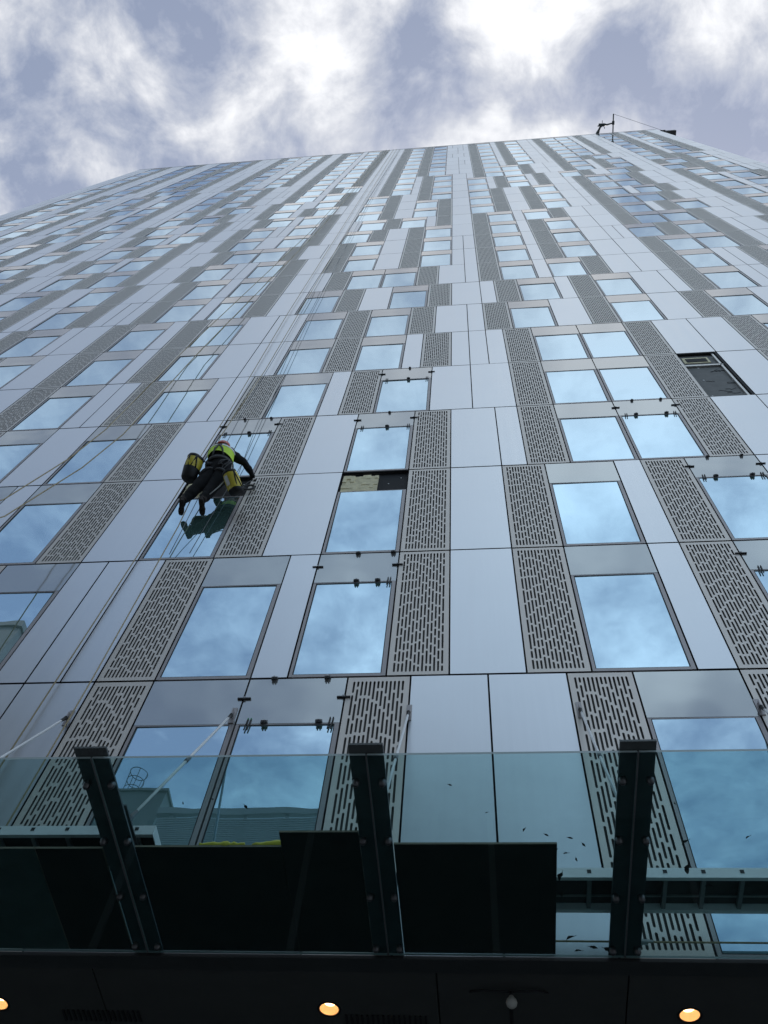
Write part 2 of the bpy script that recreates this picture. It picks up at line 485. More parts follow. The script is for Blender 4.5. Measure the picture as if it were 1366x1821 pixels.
for row in range(-1, 26):
    items = [('N', -126.0, -122.2), ('N', -122.2, -120.0)]
    for room in range(-10, 6):
        x = 12.0 * room
        for ch in SEQ[POS[room][row + 1]]:
            w = {'P': PW, 'W': WW, 'N': NW}[ch]
            items.append((ch, x, x + w)); x += w
    items.append(('N', 72.0, 74.0))
    i = 0
    while i < len(items):
        ch, a, b = items[i]
        if ch != 'N':
            cells.append((ch, a, b, row)); i += 1; continue
        j = i
        while j + 1 < len(items) and items[j + 1][0] == 'N':
            j += 1
        run = items[i:j + 1]
        k = 0
        while k < len(run):
            # pair this narrow panel with the next one?
            if k + 1 < len(run) and run[k + 1][2] - run[k][1] < 4.2:
                bound = round(run[k][2] / 12.0, 3)
                at_bound = abs(bound - round(bound)) < 0.02
                rule = STRADDLE.get((row, round(bound))) if at_bound else None
                left = len(run) - k
                if rule == 'X' or (at_bound and rule in ('A', 'B')):
                    pair = False
                elif left == 3 and not at_bound:
                    nb = round(run[k + 1][2] / 12.0)
                    pair = STRADDLE.get((row, nb), 'A' if random.random() < .6 else 'S') != 'S'
                elif at_bound:
                    pair = rule == 'S' or random.random() < (0.80 if row < 10 else 0.95)
                else:
                    pair = random.random() < 0.85
                if (row, round(run[k][1])) == (0, -26):
                    pair = False
                if pair:
                    cells.append(('C', run[k][1], run[k + 1][2], row)); k += 2; continue
            cells.append(('C', run[k][1], run[k][2], row)); k += 1
        i = j + 1


def zrange(row):
    return (ZBOT if row < 0 else ZA + FH * row), ZA + FH * (row + 1)


def cam_uv(p):
    d = Vector(p) - mw.translation
    z = d.dot(fw)
    f = 20.6738 / 24.0
    return d.dot(rt) / z * f, d.dot(up) / z * f      # in picture heights, from the centre


def shown(c):
    """picture area of a cell inside the frame, roughly"""
    z0, z1 = zrange(c[3])
    q = [cam_uv((c[i] * U, 0, z)) for i, z in ((1, z0), (2, z0), (2, z1), (1, z1))]
    q = [(min(max(a, -.375), .375), min(max(b, -.5), .5)) for a, b in q]
    return abs(sum(q[i][0] * q[(i + 1) % 4][1] - q[(i + 1) % 4][0] * q[i][1] for i in range(4))) / 2


ranked = {k: sorted([c for c in cells if c[0] == k], key=shown, reverse=True) for k in 'PWC'}
near = {k: set(v[:100]) for k, v in ranked.items()}

# ------------------------------------------------------------------ tower
tower = thing('tower', 'tall silver tower faced with staggered windows, plain panels and perforated strips', 'building', (0, 0, ZBOT))
tower_o = Vector((0, 0, ZBOT))
DEPTH = 19.0


def tb(mb, name, mats, parent=tower, smooth=False):
    """part of the tower built in world coordinates"""
    o = mb.build(name, mats, parent, smooth)
    if parent is tower:
        o.location = -tower_o
    return o


b = MB()
b.box(XL + .02, XR - .02, 0.075, 0.4, ZBOT + .02, ZTOP - .05)
tb(b, 'backing_wall', M['core'])
b = MB()
b.box(XL, XL + 0.08, 0.06, DEPTH, ZBOT, ZTOP); b.box(XR - 0.08, XR, 0.06, DEPTH, ZBOT, ZTOP); b.box(XL + .08, XR - .08, DEPTH - .1, DEPTH, ZBOT, ZTOP)
tb(b, 'side_wall', M['side'])
b = MB()
b.box(XL + 0.02, XR - 0.02, 0.02, DEPTH, ZTOP + .002, ZTOP + .14); b.box(XL, XR, -0.012, 0.09, ZTOP + 0.012, ZTOP + 0.15)
tb(b, 'roof', M['roof'])

# perforated plate: one pattern, used storey after storey
PX, PZ = PW * U - 2 * GAP, FH - 2 * GAPZ
rng = random.Random(11)
MX, MZ, NCOL = 0.052, 0.062, 13
PITCH = (PX - 2 * MX) / NCOL
SW = PITCH * 0.51
slots = []
for cidx in range(NCOL):
    xc = MX + PITCH * (cidx + .5)
    z = PZ - MZ
    lst = []
    first = True
    while z > MZ + 0.03:
        ln = rng.uniform(0.06, 0.30) if first else rng.choice([rng.uniform(.14, .20), rng.uniform(.20, .30), rng.uniform(.26, .32)])
        first = False
        zb = max(z - ln, MZ)
        if zb - MZ < 0.10:
            zb = MZ
        lst.append((zb, z))
        z = zb - 0.036
    slots.append((xc, lst[::-1]))


def perf_faces(mb, x0, z0, sx, sz, y, fine):
    """plate between the slots; with fine=True the slot ends are round and the metal has thickness"""
    def P(x, z, yy=y):
        return (x0 + x * sx, yy, z0 + z * sz)
    edges = [0.0]
    for xc, _ in slots:
        edges += [xc - SW / 2, xc + SW / 2]
    edges.append(PX)
    for i in range(0, len(edges), 2):
        mb.face([P(edges[i], 0), P(edges[i + 1], 0), P(edges[i + 1], PZ), P(edges[i], PZ)])
        if fine:
            if i > 0:
                mb.face([P(edges[i], PZ), P(edges[i], PZ, y + .004), P(edges[i], 0, y + .004), P(edges[i], 0)])
            if i + 2 < len(edges):
                mb.face([P(edges[i + 1], 0), P(edges[i + 1], 0, y + .004), P(edges[i + 1], PZ, y + .004), P(edges[i + 1], PZ)])
    for xc, lst in slots:
        xa, xb, r = xc - SW / 2, xc + SW / 2, SW / 2
        bounds = [(0.0, None)] + lst + [(None, PZ)]
        for k in range(len(bounds) - 1):
            zlo = 0.0 if k == 0 else bounds[k][1]
            zhi = PZ if k == len(bounds) - 2 else bounds[k + 1][0]
            if fine:
                low = [(xa, zlo), (xb, zlo)] if k == 0 else [(xc - r * math.cos(t), zlo - r + r * math.sin(t)) for t in [math.pi * q / 6 for q in range(7)]]
                top = [(xb, zhi), (xa, zhi)] if k == len(bounds) - 2 else [(xc + r * math.cos(t), zhi + r - r * math.sin(t)) for t in [math.pi * q / 6 for q in range(7)]]
                # split in the middle column so that every face stays convex enough
                poly = low + top
                mb.face([P(a, c) for a, c in poly])
            else:
                mb.face([P(xa, zlo), P(xb, zlo), P(xb, zhi), P(xa, zhi)])


def perf_mesh(row_h):
    mb = MB()
    sz = (row_h - 2 * GAPZ) / PZ
    perf_faces(mb, 0, 0, 1, sz, 0.0, True)
    h = row_h - 2 * GAPZ
    # folded returns and the vent cavity behind the slots
    for (xa, xb) in ((0, 0), (PX, PX)):
        mb.face([(xa, 0, 0), (xa, .05, 0), (xa, .05, h), (xa, 0, h)], 2)
    mb.face([(0, .001, 0), (PX, .001, 0), (PX, .05, 0), (0, .05, 0)], 2); mb.face([(0, .001, h), (PX, .001, h), (PX, .05, h), (0, .05, h)], 2)
    mb.face([(0, .03, 0), (PX, .03, 0), (PX, .03, h), (0, .03, h)], 1)
    return mb.mesh('perforated_panel', [M['perf'], M['perf_back'], M['black']])


perf_me = {True: perf_mesh(3.70), False: perf_mesh(FH)}
# window: frame is the part, panes are its sub-parts
SP_H = 0.815
WX = WW * U - 2 * GAP


def window_meshes(row_h):
    h = row_h - 2 * GAPZ
    fl, frr, fb = 0.036, 0.05, 0.048
    zt = h - SP_H
    fm = MB()
    fm.box(0, fl, 0, .06, 0, zt); fm.box(WX - frr, WX, 0, .06, 0, zt)
    fm.box(fl, WX - frr, 0.002, .06, 0, fb); fm.box(0, WX, 0.004, .06, zt, zt + .018)
    # dark gasket round the glass
    fm.box(fl, fl + .012, .006, .05, fb, zt, 1); fm.box(WX - frr - .012, WX - frr, .006, .05, fb, zt, 1); fm.box(fl + .012, WX - frr - .012, .006, .05, fb, fb + .012, 1)
    pm = MB()
    w2, h2 = (WX - fl - frr - .024) / 2, (zt - fb - .012) / 2
    pm.box(-w2, w2, -0.01, 0.01, -h2, h2)
    pane_c = (fl + .012 + w2, 0.024, fb + .012 + h2)
    sm = MB()
    sw2, sh2 = WX / 2, (SP_H - .018) / 2
    sm.box(-sw2, sw2, -.012, .012, -sh2, sh2)
    sp_c = (WX / 2, .013, zt + .018 + sh2)
    return fm.mesh('window', [M['frame'], M['black']]), pm.mesh('pane', M['glass']), pane_c, sm.mesh('spandrel', M['spandrel']), sp_c


win_me = {True: window_meshes(3.70), False: window_meshes(FH)}


def bracket_mesh():
    mb = MB()
    mb.box(-.05, .05, -.022, 0, -.012, .03); mb.box(-.042, .042, -.04, -.022, -.045, .0, 1)
    mb.box(-.012, .012, -.05, -.04, -.01, .015, 2); mb.box(-.03, -.012, -.05, -.03, -.065, -.045, 1); mb.box(.008, .026, -.05, -.03, -.065, -.045, 1)
    mb.v = [(a * .78, c * .9, d * .78) for a, c, d in mb.v]
    return mb.mesh('glazing_clip', [M['clip'], M['black'], M['clip_light']])


def toggle_mesh():
    mb = MB()
    mb.box(-.10, .10, -.022, 0, -.012, .012, 1); mb.box(-.018, .018, -.034, -.022, -.022, .022, 0); mb.box(-.008, .008, -.040, -.034, -.008, .008, 2)
    mb.v = [(a * .78, c * .9, d * .78) for a, c, d in mb.v]
    return mb.mesh('glazing_clip', [M['clip'], M['black'], M['clip_light']])


def wedge_mesh(top):
    mb = MB()
    mb.obox((0, -.008, 0), (.0065, 0, 0), (0, .006, 0), (.006, 0, .085)); mb.obox((.006, -.008, .095), (.0065, 0, 0), (0, .006, 0), (.001, 0, .012), 1)
    return mb.mesh('glazing_wedge', [M['black'], top])


clip_me, toggle_me, wedge_me, wedge_green = bracket_mesh(), toggle_mesh(), wedge_mesh(M['black']), wedge_mesh(M['green'])
REGLAZED = {(-1, -12), (0, -10), (2, -10), (3, -9), (2, -22), (2, 12), (1, 15), (0, 15)}
OPENED = {(1, -10), (1, -22)}


def key_of(c):
    return (c[3], round(c[1] - 1e-3))


panel_meshes = {}
prng = random.Random(5)
far = {'P': MB(), 'W': MB(), 'WP': MB(), 'WS': MB(), 'C': MB()}
hole_cell = None
for c in sorted(cells, key=lambda c: (c[3], c[1])):
    kind, xa, xb, row = c
    z0, z1 = zrange(row)
    x = xa * U + GAP; z = z0 + GAPZ
    w, h = (xb - xa) * U - 2 * GAP, z1 - z0 - 2 * GAPZ
    if kind == 'C' and row == 3 and 19.5 < xa < 20.8:
        hole_cell = (x, z, w, h); continue
    if c in near[kind]:
        if kind == 'P':
            link('perforated_panel', perf_me[row < 0], tower, Vector((x, 0, z)) - tower_o)
        elif kind == 'C':
            k = (round(w, 3), round(h, 3))
            if k not in panel_meshes:
                mb = MB(); mb.box(0, w, 0, .045, 0, h, 0, [1, 1, 0, 1, 1, 1]); mb.box(0, w, -.0015, 0, 0, h)
                panel_meshes[k] = mb.mesh('cladding_panel', [M['panel'], M['black']])
            o = link('cladding_panel', panel_meshes[k], tower, Vector((x, 0, z)) - tower_o)
            o.rotation_euler = (R(prng.gauss(0, .04)), 0, R(prng.gauss(0, .04)))
        else:
            fm, pm, pc, sm, sc = win_me[row < 0]
            wo = link('window', fm, tower, Vector((x, 0, z)) - tower_o)
            po = link('pane', pm, wo, pc)
            po.rotation_euler = (R(prng.gauss(0, .13)), 0, R(prng.gauss(0, .16)))
            k = key_of(c)
            if k not in OPENED:
                so = link('spandrel', sm, wo, sc)
                so.rotation_euler = (R(prng.gauss(0, .1)), 0, R(prng.gauss(0, .12)))
            else:
                wo['label'] = 'window with its upper glass taken out'
                zt = h - SP_H + .02
                mb = MB(); mb.box(.0, WX, .055, .072, zt, h); mb.box(0, WX, -.003, .03, h - .018, h + .004)
                for q in ((.72, .45), (.9, .72), (.55, .8)):
                    mb.lathe((WX * q[0], .054, zt + (h - zt) * q[1]), [(0, -.006), (.012, -.006), (.012, 0)], (0, 1, 0), 10, 1)
                mb.build('exposed_cavity', [M['core'], M['washer']], wo)
                ib = MB(); n = 9; x1 = WX * (.56 if k[1] == -10 else .40)
                for i in range(n):
                    for j in range(5):
                        ib.box(.02 + (x1 - .02) * i / n, .02 + (x1 - .02) * (i + 1) / n, .016 + prng.uniform(-.010, .010), .054,
                               zt + .02 + (SP_H - .17) * j / 5, zt + .02 + (SP_H - .17) * (j + 1) / 5 + (prng.uniform(-.03, .03) if j == 4 else 0))
                ib.build('insulation', M['insul'], wo)
            if k in REGLAZED:
                wo['label'] = 'window held by small dark temporary clips'
                zt = h - SP_H
                big = row < 1
                if big:
                    for q in ((.25 if row < 0 else .48), (.80 if row < 0 else .93)):
                        link('glazing_clip', clip_me, wo, (WX * q, 0, h + .004))
                    for q in ((.27, .80) if row < 0 else (.52, .78)):
                        link('glazing_clip', clip_me, wo, (WX * q, 0, zt + .03))
                else:
                    for q in ((.55,) if row == 3 or key_of(c)[1] == -10 else (.33, .82)):
                        link('glazing_clip', clip_me, wo, (WX * q, 0, h + .004)).scale = (.75, 1, .75)
                    for q in ((.28, .78) if k[1] in (12, 15) else (.55,)):
                        link('glazing_clip', clip_me, wo, (WX * q, 0, zt + .03))
                for q in (0, WX):
                    link('glazing_clip', toggle_me, wo, (q, 0, zt + SP_H * .55))
                for q in (.10, .13, .90, .93):
                    if row == 0 and q < .5 and k[1] == -10: continue
                    o = link('glazing_wedge', wedge_green if row < 0 and q < .5 else wedge_me, wo, (WX * q, 0, zt - .01))
    else:
        if kind == 'P':
            perf_faces(far['P'], x, z, 1, h / PZ, 0.0, False)
            far['P'].face([(x, .03, z), (x + w, .03, z), (x + w, .03, z + h), (x, .03, z + h)], 1)
        elif kind == 'C':
            t1, t2 = prng.gauss(0, .0006), prng.gauss(0, .0006)
            far['C'].face([(x, t1, z), (x + w, t2, z), (x + w, -t1, z + h), (x, -t2, z + h)])
            far['C'].face([(x, t1, z), (x, .05, z), (x + w, .05, z), (x + w, t2, z)], 1)
        else:
            zt = z + h - SP_H
            f_ = far['W']
            for q in ((x, x + .045, z, zt), (x + w - .055, x + w, z, zt), (x + .045, x + w - .055, z, z + .055), (x, x + w, zt, zt + .018)):
                f_.face([(q[0], 0, q[2]), (q[1], 0, q[2]), (q[1], 0, q[3]), (q[0], 0, q[3])])
            t1, t2 = prng.gauss(0, .0035), prng.gauss(0, .0022)
            far['WP'].face([(x + .045, .014 - t1 - t2, z + .055), (x + w - .055, .014 - t1 + t2, z + .055), (x + w - .055, .014 + t1 + t2, zt), (x + .045, .014 + t1 - t2, zt)])
            t1, t2 = prng.gauss(0, .001), prng.gauss(0, .002)
            far['WS'].face([(x, .004 - t1 - t2, zt + .018), (x + w, .004 - t1 + t2, zt + .018), (x + w, .004 + t1 + t2, z + h), (x, .004 + t1 - t2, z + h)])
o = tb(far['P'], 'perforated_panel', [M['perf'], M['perf_back']]); o['kind'] = 'stuff'
o = tb(far['C'], 'cladding_panel', [M['panel'], M['black']]); o['kind'] = 'stuff'
fw_o = tb(far['W'], 'window', M['frame']); fw_o['kind'] = 'stuff'
far['WP'].build('pane', M['glass'], fw_o); far['WS'].build('spandrel', M['spandrel'], fw_o)

# the place where one wide panel is missing
x, z, w, h = hole_cell
mb = MB()
mb.box(x - .004, x + w + .004, .066, .074, z, z + h)
for (qx, qz) in ((.12, .06), (.86, .07), (.2, .40), (.88, .38), (.30, .68), (.93, .70), (.85, .93)):
    mb.lathe((x + w * qx, .065, z + h * qz), [(0, -.008), (.02, -.008), (.022, 0)], (0, 1, 0), 10, 1)
hr = random.Random(3)
for k in range(9):
    p = Vector((x + w * hr.uniform(.1, .7), .064, z + h * hr.uniform(.08, .62)))
    pts = [p]
    for s in range(4):
        p = p + Vector((hr.uniform(.02, .09), 0, hr.uniform(-.05, .05))); pts.append(p)
    mb.tube(pts, .006, 5, 2)
hole = tb(mb, 'exposed_sheathing', [M['sheath'], M['washer'], M['black']])
mb = MB(); mb.box(x, x + w, .02, .06, z + h * .70, z + h * .725); mb.box(x + w - .12, x + w - .075, .02, .06, z, z + h)
mb.build('support_rail', M['rail'], hole)
mb = MB(); mb.box(x + .06, x + w * .72, .05, .063, z + h * .80, z + h * .93, 0); mb.box(x + .12, x + w * .66, .04, .05, z + h * .82, z + h * .90, 1)
mb.build('insulation', [M['insul'], M['core']], hole)
mb = MB(); mb.box(x + w - .045, x + w, .0, .06, z, z + h); mb.box(x, x + w - .045, .0, .06, z + h - .035, z + h)
mb.build('opening_trim', M['core'], hole)

# soffit of the recessed entrance and the edge strip above it
b = MB()
LAMP_X, LAMP_Y, LAMP_R = (-4.415, -1.48, 1.485), .655, .086
sx = [XL, -6.4, -3.45, -0.55, 0.98, 3.9, XR]
for i in range(len(sx) - 1):
    xa, xb = sx[i] + .006, sx[i + 1] - .006
    b.box(xa, xb, 0.16, LAMP_Y - .2, ZBOT + .0, ZBOT + .06); b.box(xa, xb, LAMP_Y + .2, 5.0, ZBOT + .0, ZBOT + .06)
    cut = xa
    for lx in LAMP_X:
        if xa < lx < xb:
            b.box(cut, lx - .2, LAMP_Y - .2, LAMP_Y + .2, ZBOT, ZBOT + .06); cut = lx + .2
            for q in range(4):                     # a square tile with a round hole
                a0 = math.pi / 4 + q * math.pi / 2
                arc = [(lx + LAMP_R * math.cos(a0 + k * math.pi / 16), LAMP_Y + LAMP_R * math.sin(a0 + k * math.pi / 16)) for k in range(9)]
                c0 = (lx + .2 * (1 if math.cos(a0) > 0 else -1), LAMP_Y + .2 * (1 if math.sin(a0) > 0 else -1))
                a1 = a0 + math.pi / 2
                c1 = (lx + .2 * (1 if math.cos(a1) > 0 else -1), LAMP_Y + .2 * (1 if math.sin(a1) > 0 else -1))
                for k in range(8):
                    e0 = (c0[0] + (c1[0] - c0[0]) * k / 8, c0[1] + (c1[1] - c0[1]) * k / 8)
                    e1 = (c0[0] + (c1[0] - c0[0]) * (k + 1) / 8, c0[1] + (c1[1] - c0[1]) * (k + 1) / 8)
                    b.face([(*e0, ZBOT), (*e1, ZBOT), (*arc[k + 1], ZBOT), (*arc[k], ZBOT)])
    b.box(cut, xb, LAMP_Y - .2, LAMP_Y + .2, ZBOT, ZBOT + .06)
b.box(XL, XR, .16, 5.0, ZBOT + .072, ZBOT + .2)
tb(b, 'soffit', M['soffit'])
b = MB(); b.box(XL, XR, -.012, .15, ZBOT - .02, ZBOT + .012)
tb(b, 'edge_strip', M['fascia'])
for xg in (-3.85, -1.35, 3.4):
    b = MB()
    for k in range(16):
        b.box(xg + k * .045, xg + k * .045 + .018, .72, .86, ZBOT - .014, ZBOT - .002)
    tb(b, 'vent_grille', M['black'])
b = MB()
b.box(XL, XR, 5.0, 5.2, 0.0, ZBOT + .06); 
for k in range(-8, 6):
    b.box(k * 3 - .05, k * 3 + .05, 4.93, 5.0, 0.0, ZBOT - .01, 1)
tb(b, 'entrance_wall', [M['darkwin'], M['frame']])
b = MB()
for xx in (-24, -12, 8, 16.5):
    b.box(xx - .4, xx + .4, .5, 1.3, 0.0, ZBOT - .002)
tb(b, 'column', M['concrete'])

# lamps sunk into the soffit
LAMPS = [(-4.415, 'lit orange downlight cut by the left edge of the photo'), (-1.48, 'lit orange downlight in the soffit, middle one of three'),
         (1.485, 'lit orange downlight to the right of the pale hanging bulb')]
for lx, lab in LAMPS:
    t = thing('downlight', lab, 'ceiling light', (lx, .655, ZBOT), 'downlights in the dark soffit')
    b = MB(); b.lathe((0, 0, 0), [(.082, .004), (.100, -.0015), (.100, -.007), (.086, -.008), (.080, -.002)], n=32)
    b.build('trim_ring', M['black'], t, True)
    b = MB(); b.lathe((0, 0, 0), [(.082, -.002), (.080, .012), (.068, .05), (.052, .063)], n=32)
    b.build('reflector', M['lampcan'], t, True)
    b = MB(); b.lathe((0, 0, 0), [(.052, .062), (.050, .058), (.03, .052), (0, .051)], n=24)
    b.build('lamp', M['lamp'], t, True)
t = thing('hanging_bulb', 'small pale bulb hanging on a black looped cable under the soffit', 'bulb', (0.045, .37, ZBOT))
b = MB()
b.tube([(-.33, .03, -.005), (-.24, -.03, -.03), (-.1, -.05, -.05), (0, -.05, -.055), (.1, -.05, -.05), (.22, -.03, -.03), (.3, .03, -.005)], .009, 6)
b.tube([(0, -.05, -.055), (0, -.05, -.09)], .016, 8); b.tube([(0, .0, -.06), (0, .30, -.08)], .016, 8)
b.build('cable', M['black'], t, True)
b = MB(); b.lathe((0, -.05, -.09), [(.016, 0), (.024, -.015), (.040, -.035), (.046, -.058), (.040, -.080), (.024, -.096), (0, -.102)], n=16)
b.build('bulb', M['bulb'], t, True)

# ------------------------------------------------------------------ glass entrance canopy
ZG = 6.32                       # underside of the glass
canopy = thing('glass_canopy', 'teal glass canopy on dark steel beams hung from white tie rods', 'canopy', (0, 0, ZG))
CO = Vector((0, 0, ZG))


def cb(mb, name, mats, parent=canopy, smooth=False):
    o = mb.build(name, mats, parent, smooth)
    if parent is canopy:
        o.location = -CO
    return o


BX = [-6.80, -4.865, -2.925, -0.925, 0.94, 2.83, 4.74]
GOUT = -2.12
for i in range(len(BX) - 1):
    b = MB()
    b.box(BX[i] + .006, BX[i + 1] - .006, GOUT, -.03, ZG, ZG + .019, 0, [0, 0, 1, 1, 1, 1])
    cb(b, 'glass_pane', [M['cglass'], M['cedge']])
for i, bx in enumerate(BX):
    b = MB()
    b.box(bx - .122, bx + .122, -2.195, -.002, ZG + .024, ZG + .042)              # bottom flange, a hand past the glass
    # web, deeper towards the wall
    for sx_ in (-.008, .008):
        b.face([(bx + sx_, -2.18, ZG + .042), (bx + sx_, -.002, ZG + .042), (bx + sx_, -.002, ZG + .21), (bx + sx_, -1.45, ZG + .21), (bx + sx_, -2.1, ZG + .10)])
    b.box(bx - .05, bx + .05, -1.45, -.002, ZG + .21, ZG + .224)
    beam = cb(b, 'beam', M['steel'])
    b = MB()
    b.face([(bx - .045, -2.12, ZG + .045), (bx + .045, -2.12, ZG + .045), (bx + .012, -2.12, ZG + .12), (bx - .012, -2.12, ZG + .12)])
    b.box(bx - .045, bx + .045, -2.125, -2.115, ZG + .042, ZG + .075)
    cb(b, 'lug', M['rail'], beam)
    b = MB()
    b.box(bx - .0055, bx + .0055, GOUT + .004, -.03, ZG + .001, ZG + .017)
    cb(b, 'joint_seal', M['clip'], beam)
    for yy in (-1.86, -1.29, -.69, -.1):
        for sx_ in (-.095, .095):
            b = MB()
            b.lathe((bx + sx_, yy, ZG), [(.027, .024), (.027, -.006), (.022, -.012), (.020, -.022), (.012, -.026), (0, -.026)], n=16)
            cb(b, 'patch_bolt', M['bolt'], beam, True)
    # tie rod from the facade down to the beam
    A, B = Vector((bx + .03, -.03, 9.34)), Vector((bx, -1.24, ZG + .27))
    d = (B - A).normalized()
    b = MB()
    b.tube([A + d * .10, B - d * .10], .0135, 10)
    rod = cb(b, 'tie_rod', M['rod'], canopy, True)
    b = MB()
    b.tube([A, A + d * .05, A + d * .05, A + d * .17], [.012, .024, .020, .017], 10); b.tube([B, B - d * .05, B - d * .05, B - d * .17], [.012, .024, .020, .017], 10)
    cm = A + (B - A) * .52
    b.tube([cm - d * .06, cm + d * .06], .020, 10)
    cb(b, 'fork_end', M['bolt'], rod, True)
    b = MB()
    b.box(A.x - .03, A.x + .03, -.012, .0, A.z - .13, A.z + .13); b.box(A.x - .006, A.x + .006, -.06, -.012, A.z - .05, A.z + .05)
    cb(b, 'wall_plate', M['frame'], rod)
    b = MB()
    b.box(B.x - .014, B.x - .005, B.y - .07, B.y + .07, ZG + .224, B.z + .03); b.box(B.x + .005, B.x + .014, B.y - .07, B.y + .07, ZG + .224, B.z + .03)
    cb(b, 'beam_plate', M['steel'], rod)

# boards laid on the glass
ZB = ZG + .0195


def board(lab, x0, x1, y0, y1, z, under, th=.018):
    b = MB(); b.box(x0, x1, y0, y1, z, z + th, 0, [0, 0, 1, 1, 1, 1])
    o = b.build('plywood_board', [under, M['ply_edge']])
    tag(o, lab, 'board', 'boards laid on the canopy glass')
    return o


board('greyish weathered board on the canopy glass at the left edge of the photo', -4.72, -3.605, -1.20, -.035, ZB, M['ply_grey'])
board('narrow black board on the glass between the greyish board and the first steel beam', -3.598, -3.06, -1.20, -.035, ZB, M['ply'])
board('long black plywood board on the glass with yellow bundles over its outer edge', -2.795, -1.65, -1.215, -.035, ZB, M['ply'])
board('black board jutting out furthest on the glass, left of the middle steel beam', -1.6485, -1.05, -1.365, -.035, ZB, M['ply'])
board('square black board on the glass between the middle and right steel beams', -.795, .405, -1.24, -.035, ZB, M['ply'])


def staging(lab, x0, x1, yf, z, rail='alu'):
    """aluminium staging board lying across the beams: two rails with rung ends, rungs and a ply deck"""
    t = thing('staging_board', lab, 'staging board', (x0, yf, z), 'aluminium staging boards across the canopy beams')
    L_, Wd, H = x1 - x0, .40, .092
    for yy in (0, Wd - .035):
        b = MB()
        b.box(0, L_, yy, yy + .006, 0, H); b.box(0, L_, yy + .006, yy + .035, 0, .006); b.box(0, L_, yy + .006, yy + .035, H - .006, H)
        n = int(L_ / .29)
        for k in range(n):
            xx = L_ - .145 - k * .29
            b.box(xx - .016, xx + .016, yy - .003, yy - .0005, H * .42, H * .42 + .034, 1)
            b.box(xx - .019, xx + .019, yy - .0022, yy - .0004, H * .42 - .003, H * .42 + .037, 0)
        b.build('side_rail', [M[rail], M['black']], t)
    b = MB()
    for k in range(int(L_ / .29)):
        xx = L_ - .145 - k * .29
        b.box(xx - .016, xx + .016, .006, Wd - .035, .012, .044)
    b.build('rung', M['rung'], t)
    b = MB(); b.box(0, L_, .036, Wd - .036, H - .028, H - .014); b.box(.01, L_ - .01, Wd * .66, Wd * .70, H - .04, H - .0285, 1)
    b.build('deck', [M['deck'], M['rung']], t)
    b = MB(); b.box(L_ - .004, L_ + .002, -.002, Wd + .002, .0, H); b.box(-.002, .004, -.002, Wd + .002, 0, H)
    b.build('end_cap', M['alu'], t)
    return t


ZS = ZG + .2245
staging('grey aluminium staging board over the canopy at left, its end beside the first steel beam', -5.6, -2.735, -1.13, ZS)
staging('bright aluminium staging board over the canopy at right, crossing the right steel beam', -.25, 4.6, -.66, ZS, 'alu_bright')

# two yellow bundles on the long black board
for (bx, ln, lab, sd_) in ((-2.12, .36, 'flat yellow bundle over the board edge, the one nearer the left steel beam', 1), (-1.70, .36, 'lumpy yellow bundle over the board edge beside the jutting board', 2)):
    b = MB(); rr = random.Random(sd_)
    n = 14; pts = []; rs = []
    for i in range(n):
        t_ = i / (n - 1)
        pts.append((bx - ln / 2 + ln * t_, -1.20 + rr.uniform(-.008, .008), ZB + .018 + .016 + (.03 * t_ * t_ * (sd_ - 1))))
        rs.append((.012 + .012 * math.sin(math.pi * min(max(t_, .04), .96))) * (1 + rr.uniform(-.12, .12)) * (1 + .4 * (sd_ - 1) * t_))
    b.tube(pts, rs, 12)
    b.tube([(p[0], p[1] + .06, p[2] - .01) for p in pts], [r * .9 for r in rs], 12)
    o = b.build('yellow_bundle', M['yellow'], None, True)
    tag(o, lab, 'bundle', 'yellow bundles on the canopy board')

# thin rail along the foot of the facade, with a small bracket
t = thing('thin_rail', 'thin brownish rail with a pale bracket along the foot of the facade above the glass', 'rail', (.5, -.15, ZG + .05))
b = MB(); b.tube([(-1.2, 0, 0), (0.25, 0, .0), (4.2, 0, .0)], .0075, 8); b.build('rail', M['rope_tan'], t, True)
b = MB(); b.box(.47, .62, -.02, .02, -.012, .010); b.box(.50, .66, -.03, -.02, -.018, -.004); b.build('bracket', M['alu'], t)

# wind-blown leaves and scraps lying on the glass
leaf_px = [(1.32, -1.25, .050, 2.2), (1.36, -.98, .075, 1.4), (.86, -1.05, .03, .6), (1.52, -.80, .05, 3.0), (.50, -1.30, .03, .2), (.60, -1.23, .032, .9), (.47, -1.14, .03, 2.8), (.55, -1.08, .03, 1.2),
           (.33, -1.33, .028, .5), (.17, -1.38, .03, 1.9), (-.35, -1.82, .022, .3), (-.1, -1.55, .016, 2.6), (1.22, -1.63, .018, 1.0), (.52, -.22, .06, 2.4), (.70, -.12, .05, .2), (.58, -.07, .045, 2.9), (.82, -.09, .07, .5),
           (-1.86, -1.62, .035, 1.1), (-2.1, -1.7, .016, 0.4), (.44, -.90, .07, 1.7), (.45, -.72, .05, 1.5), (1.75, -1.3, .03, 2.2), (-2.33, -1.66, .02, 1.5), (.4, -1.17, .03, 2.0)]
lr = random.Random(9)
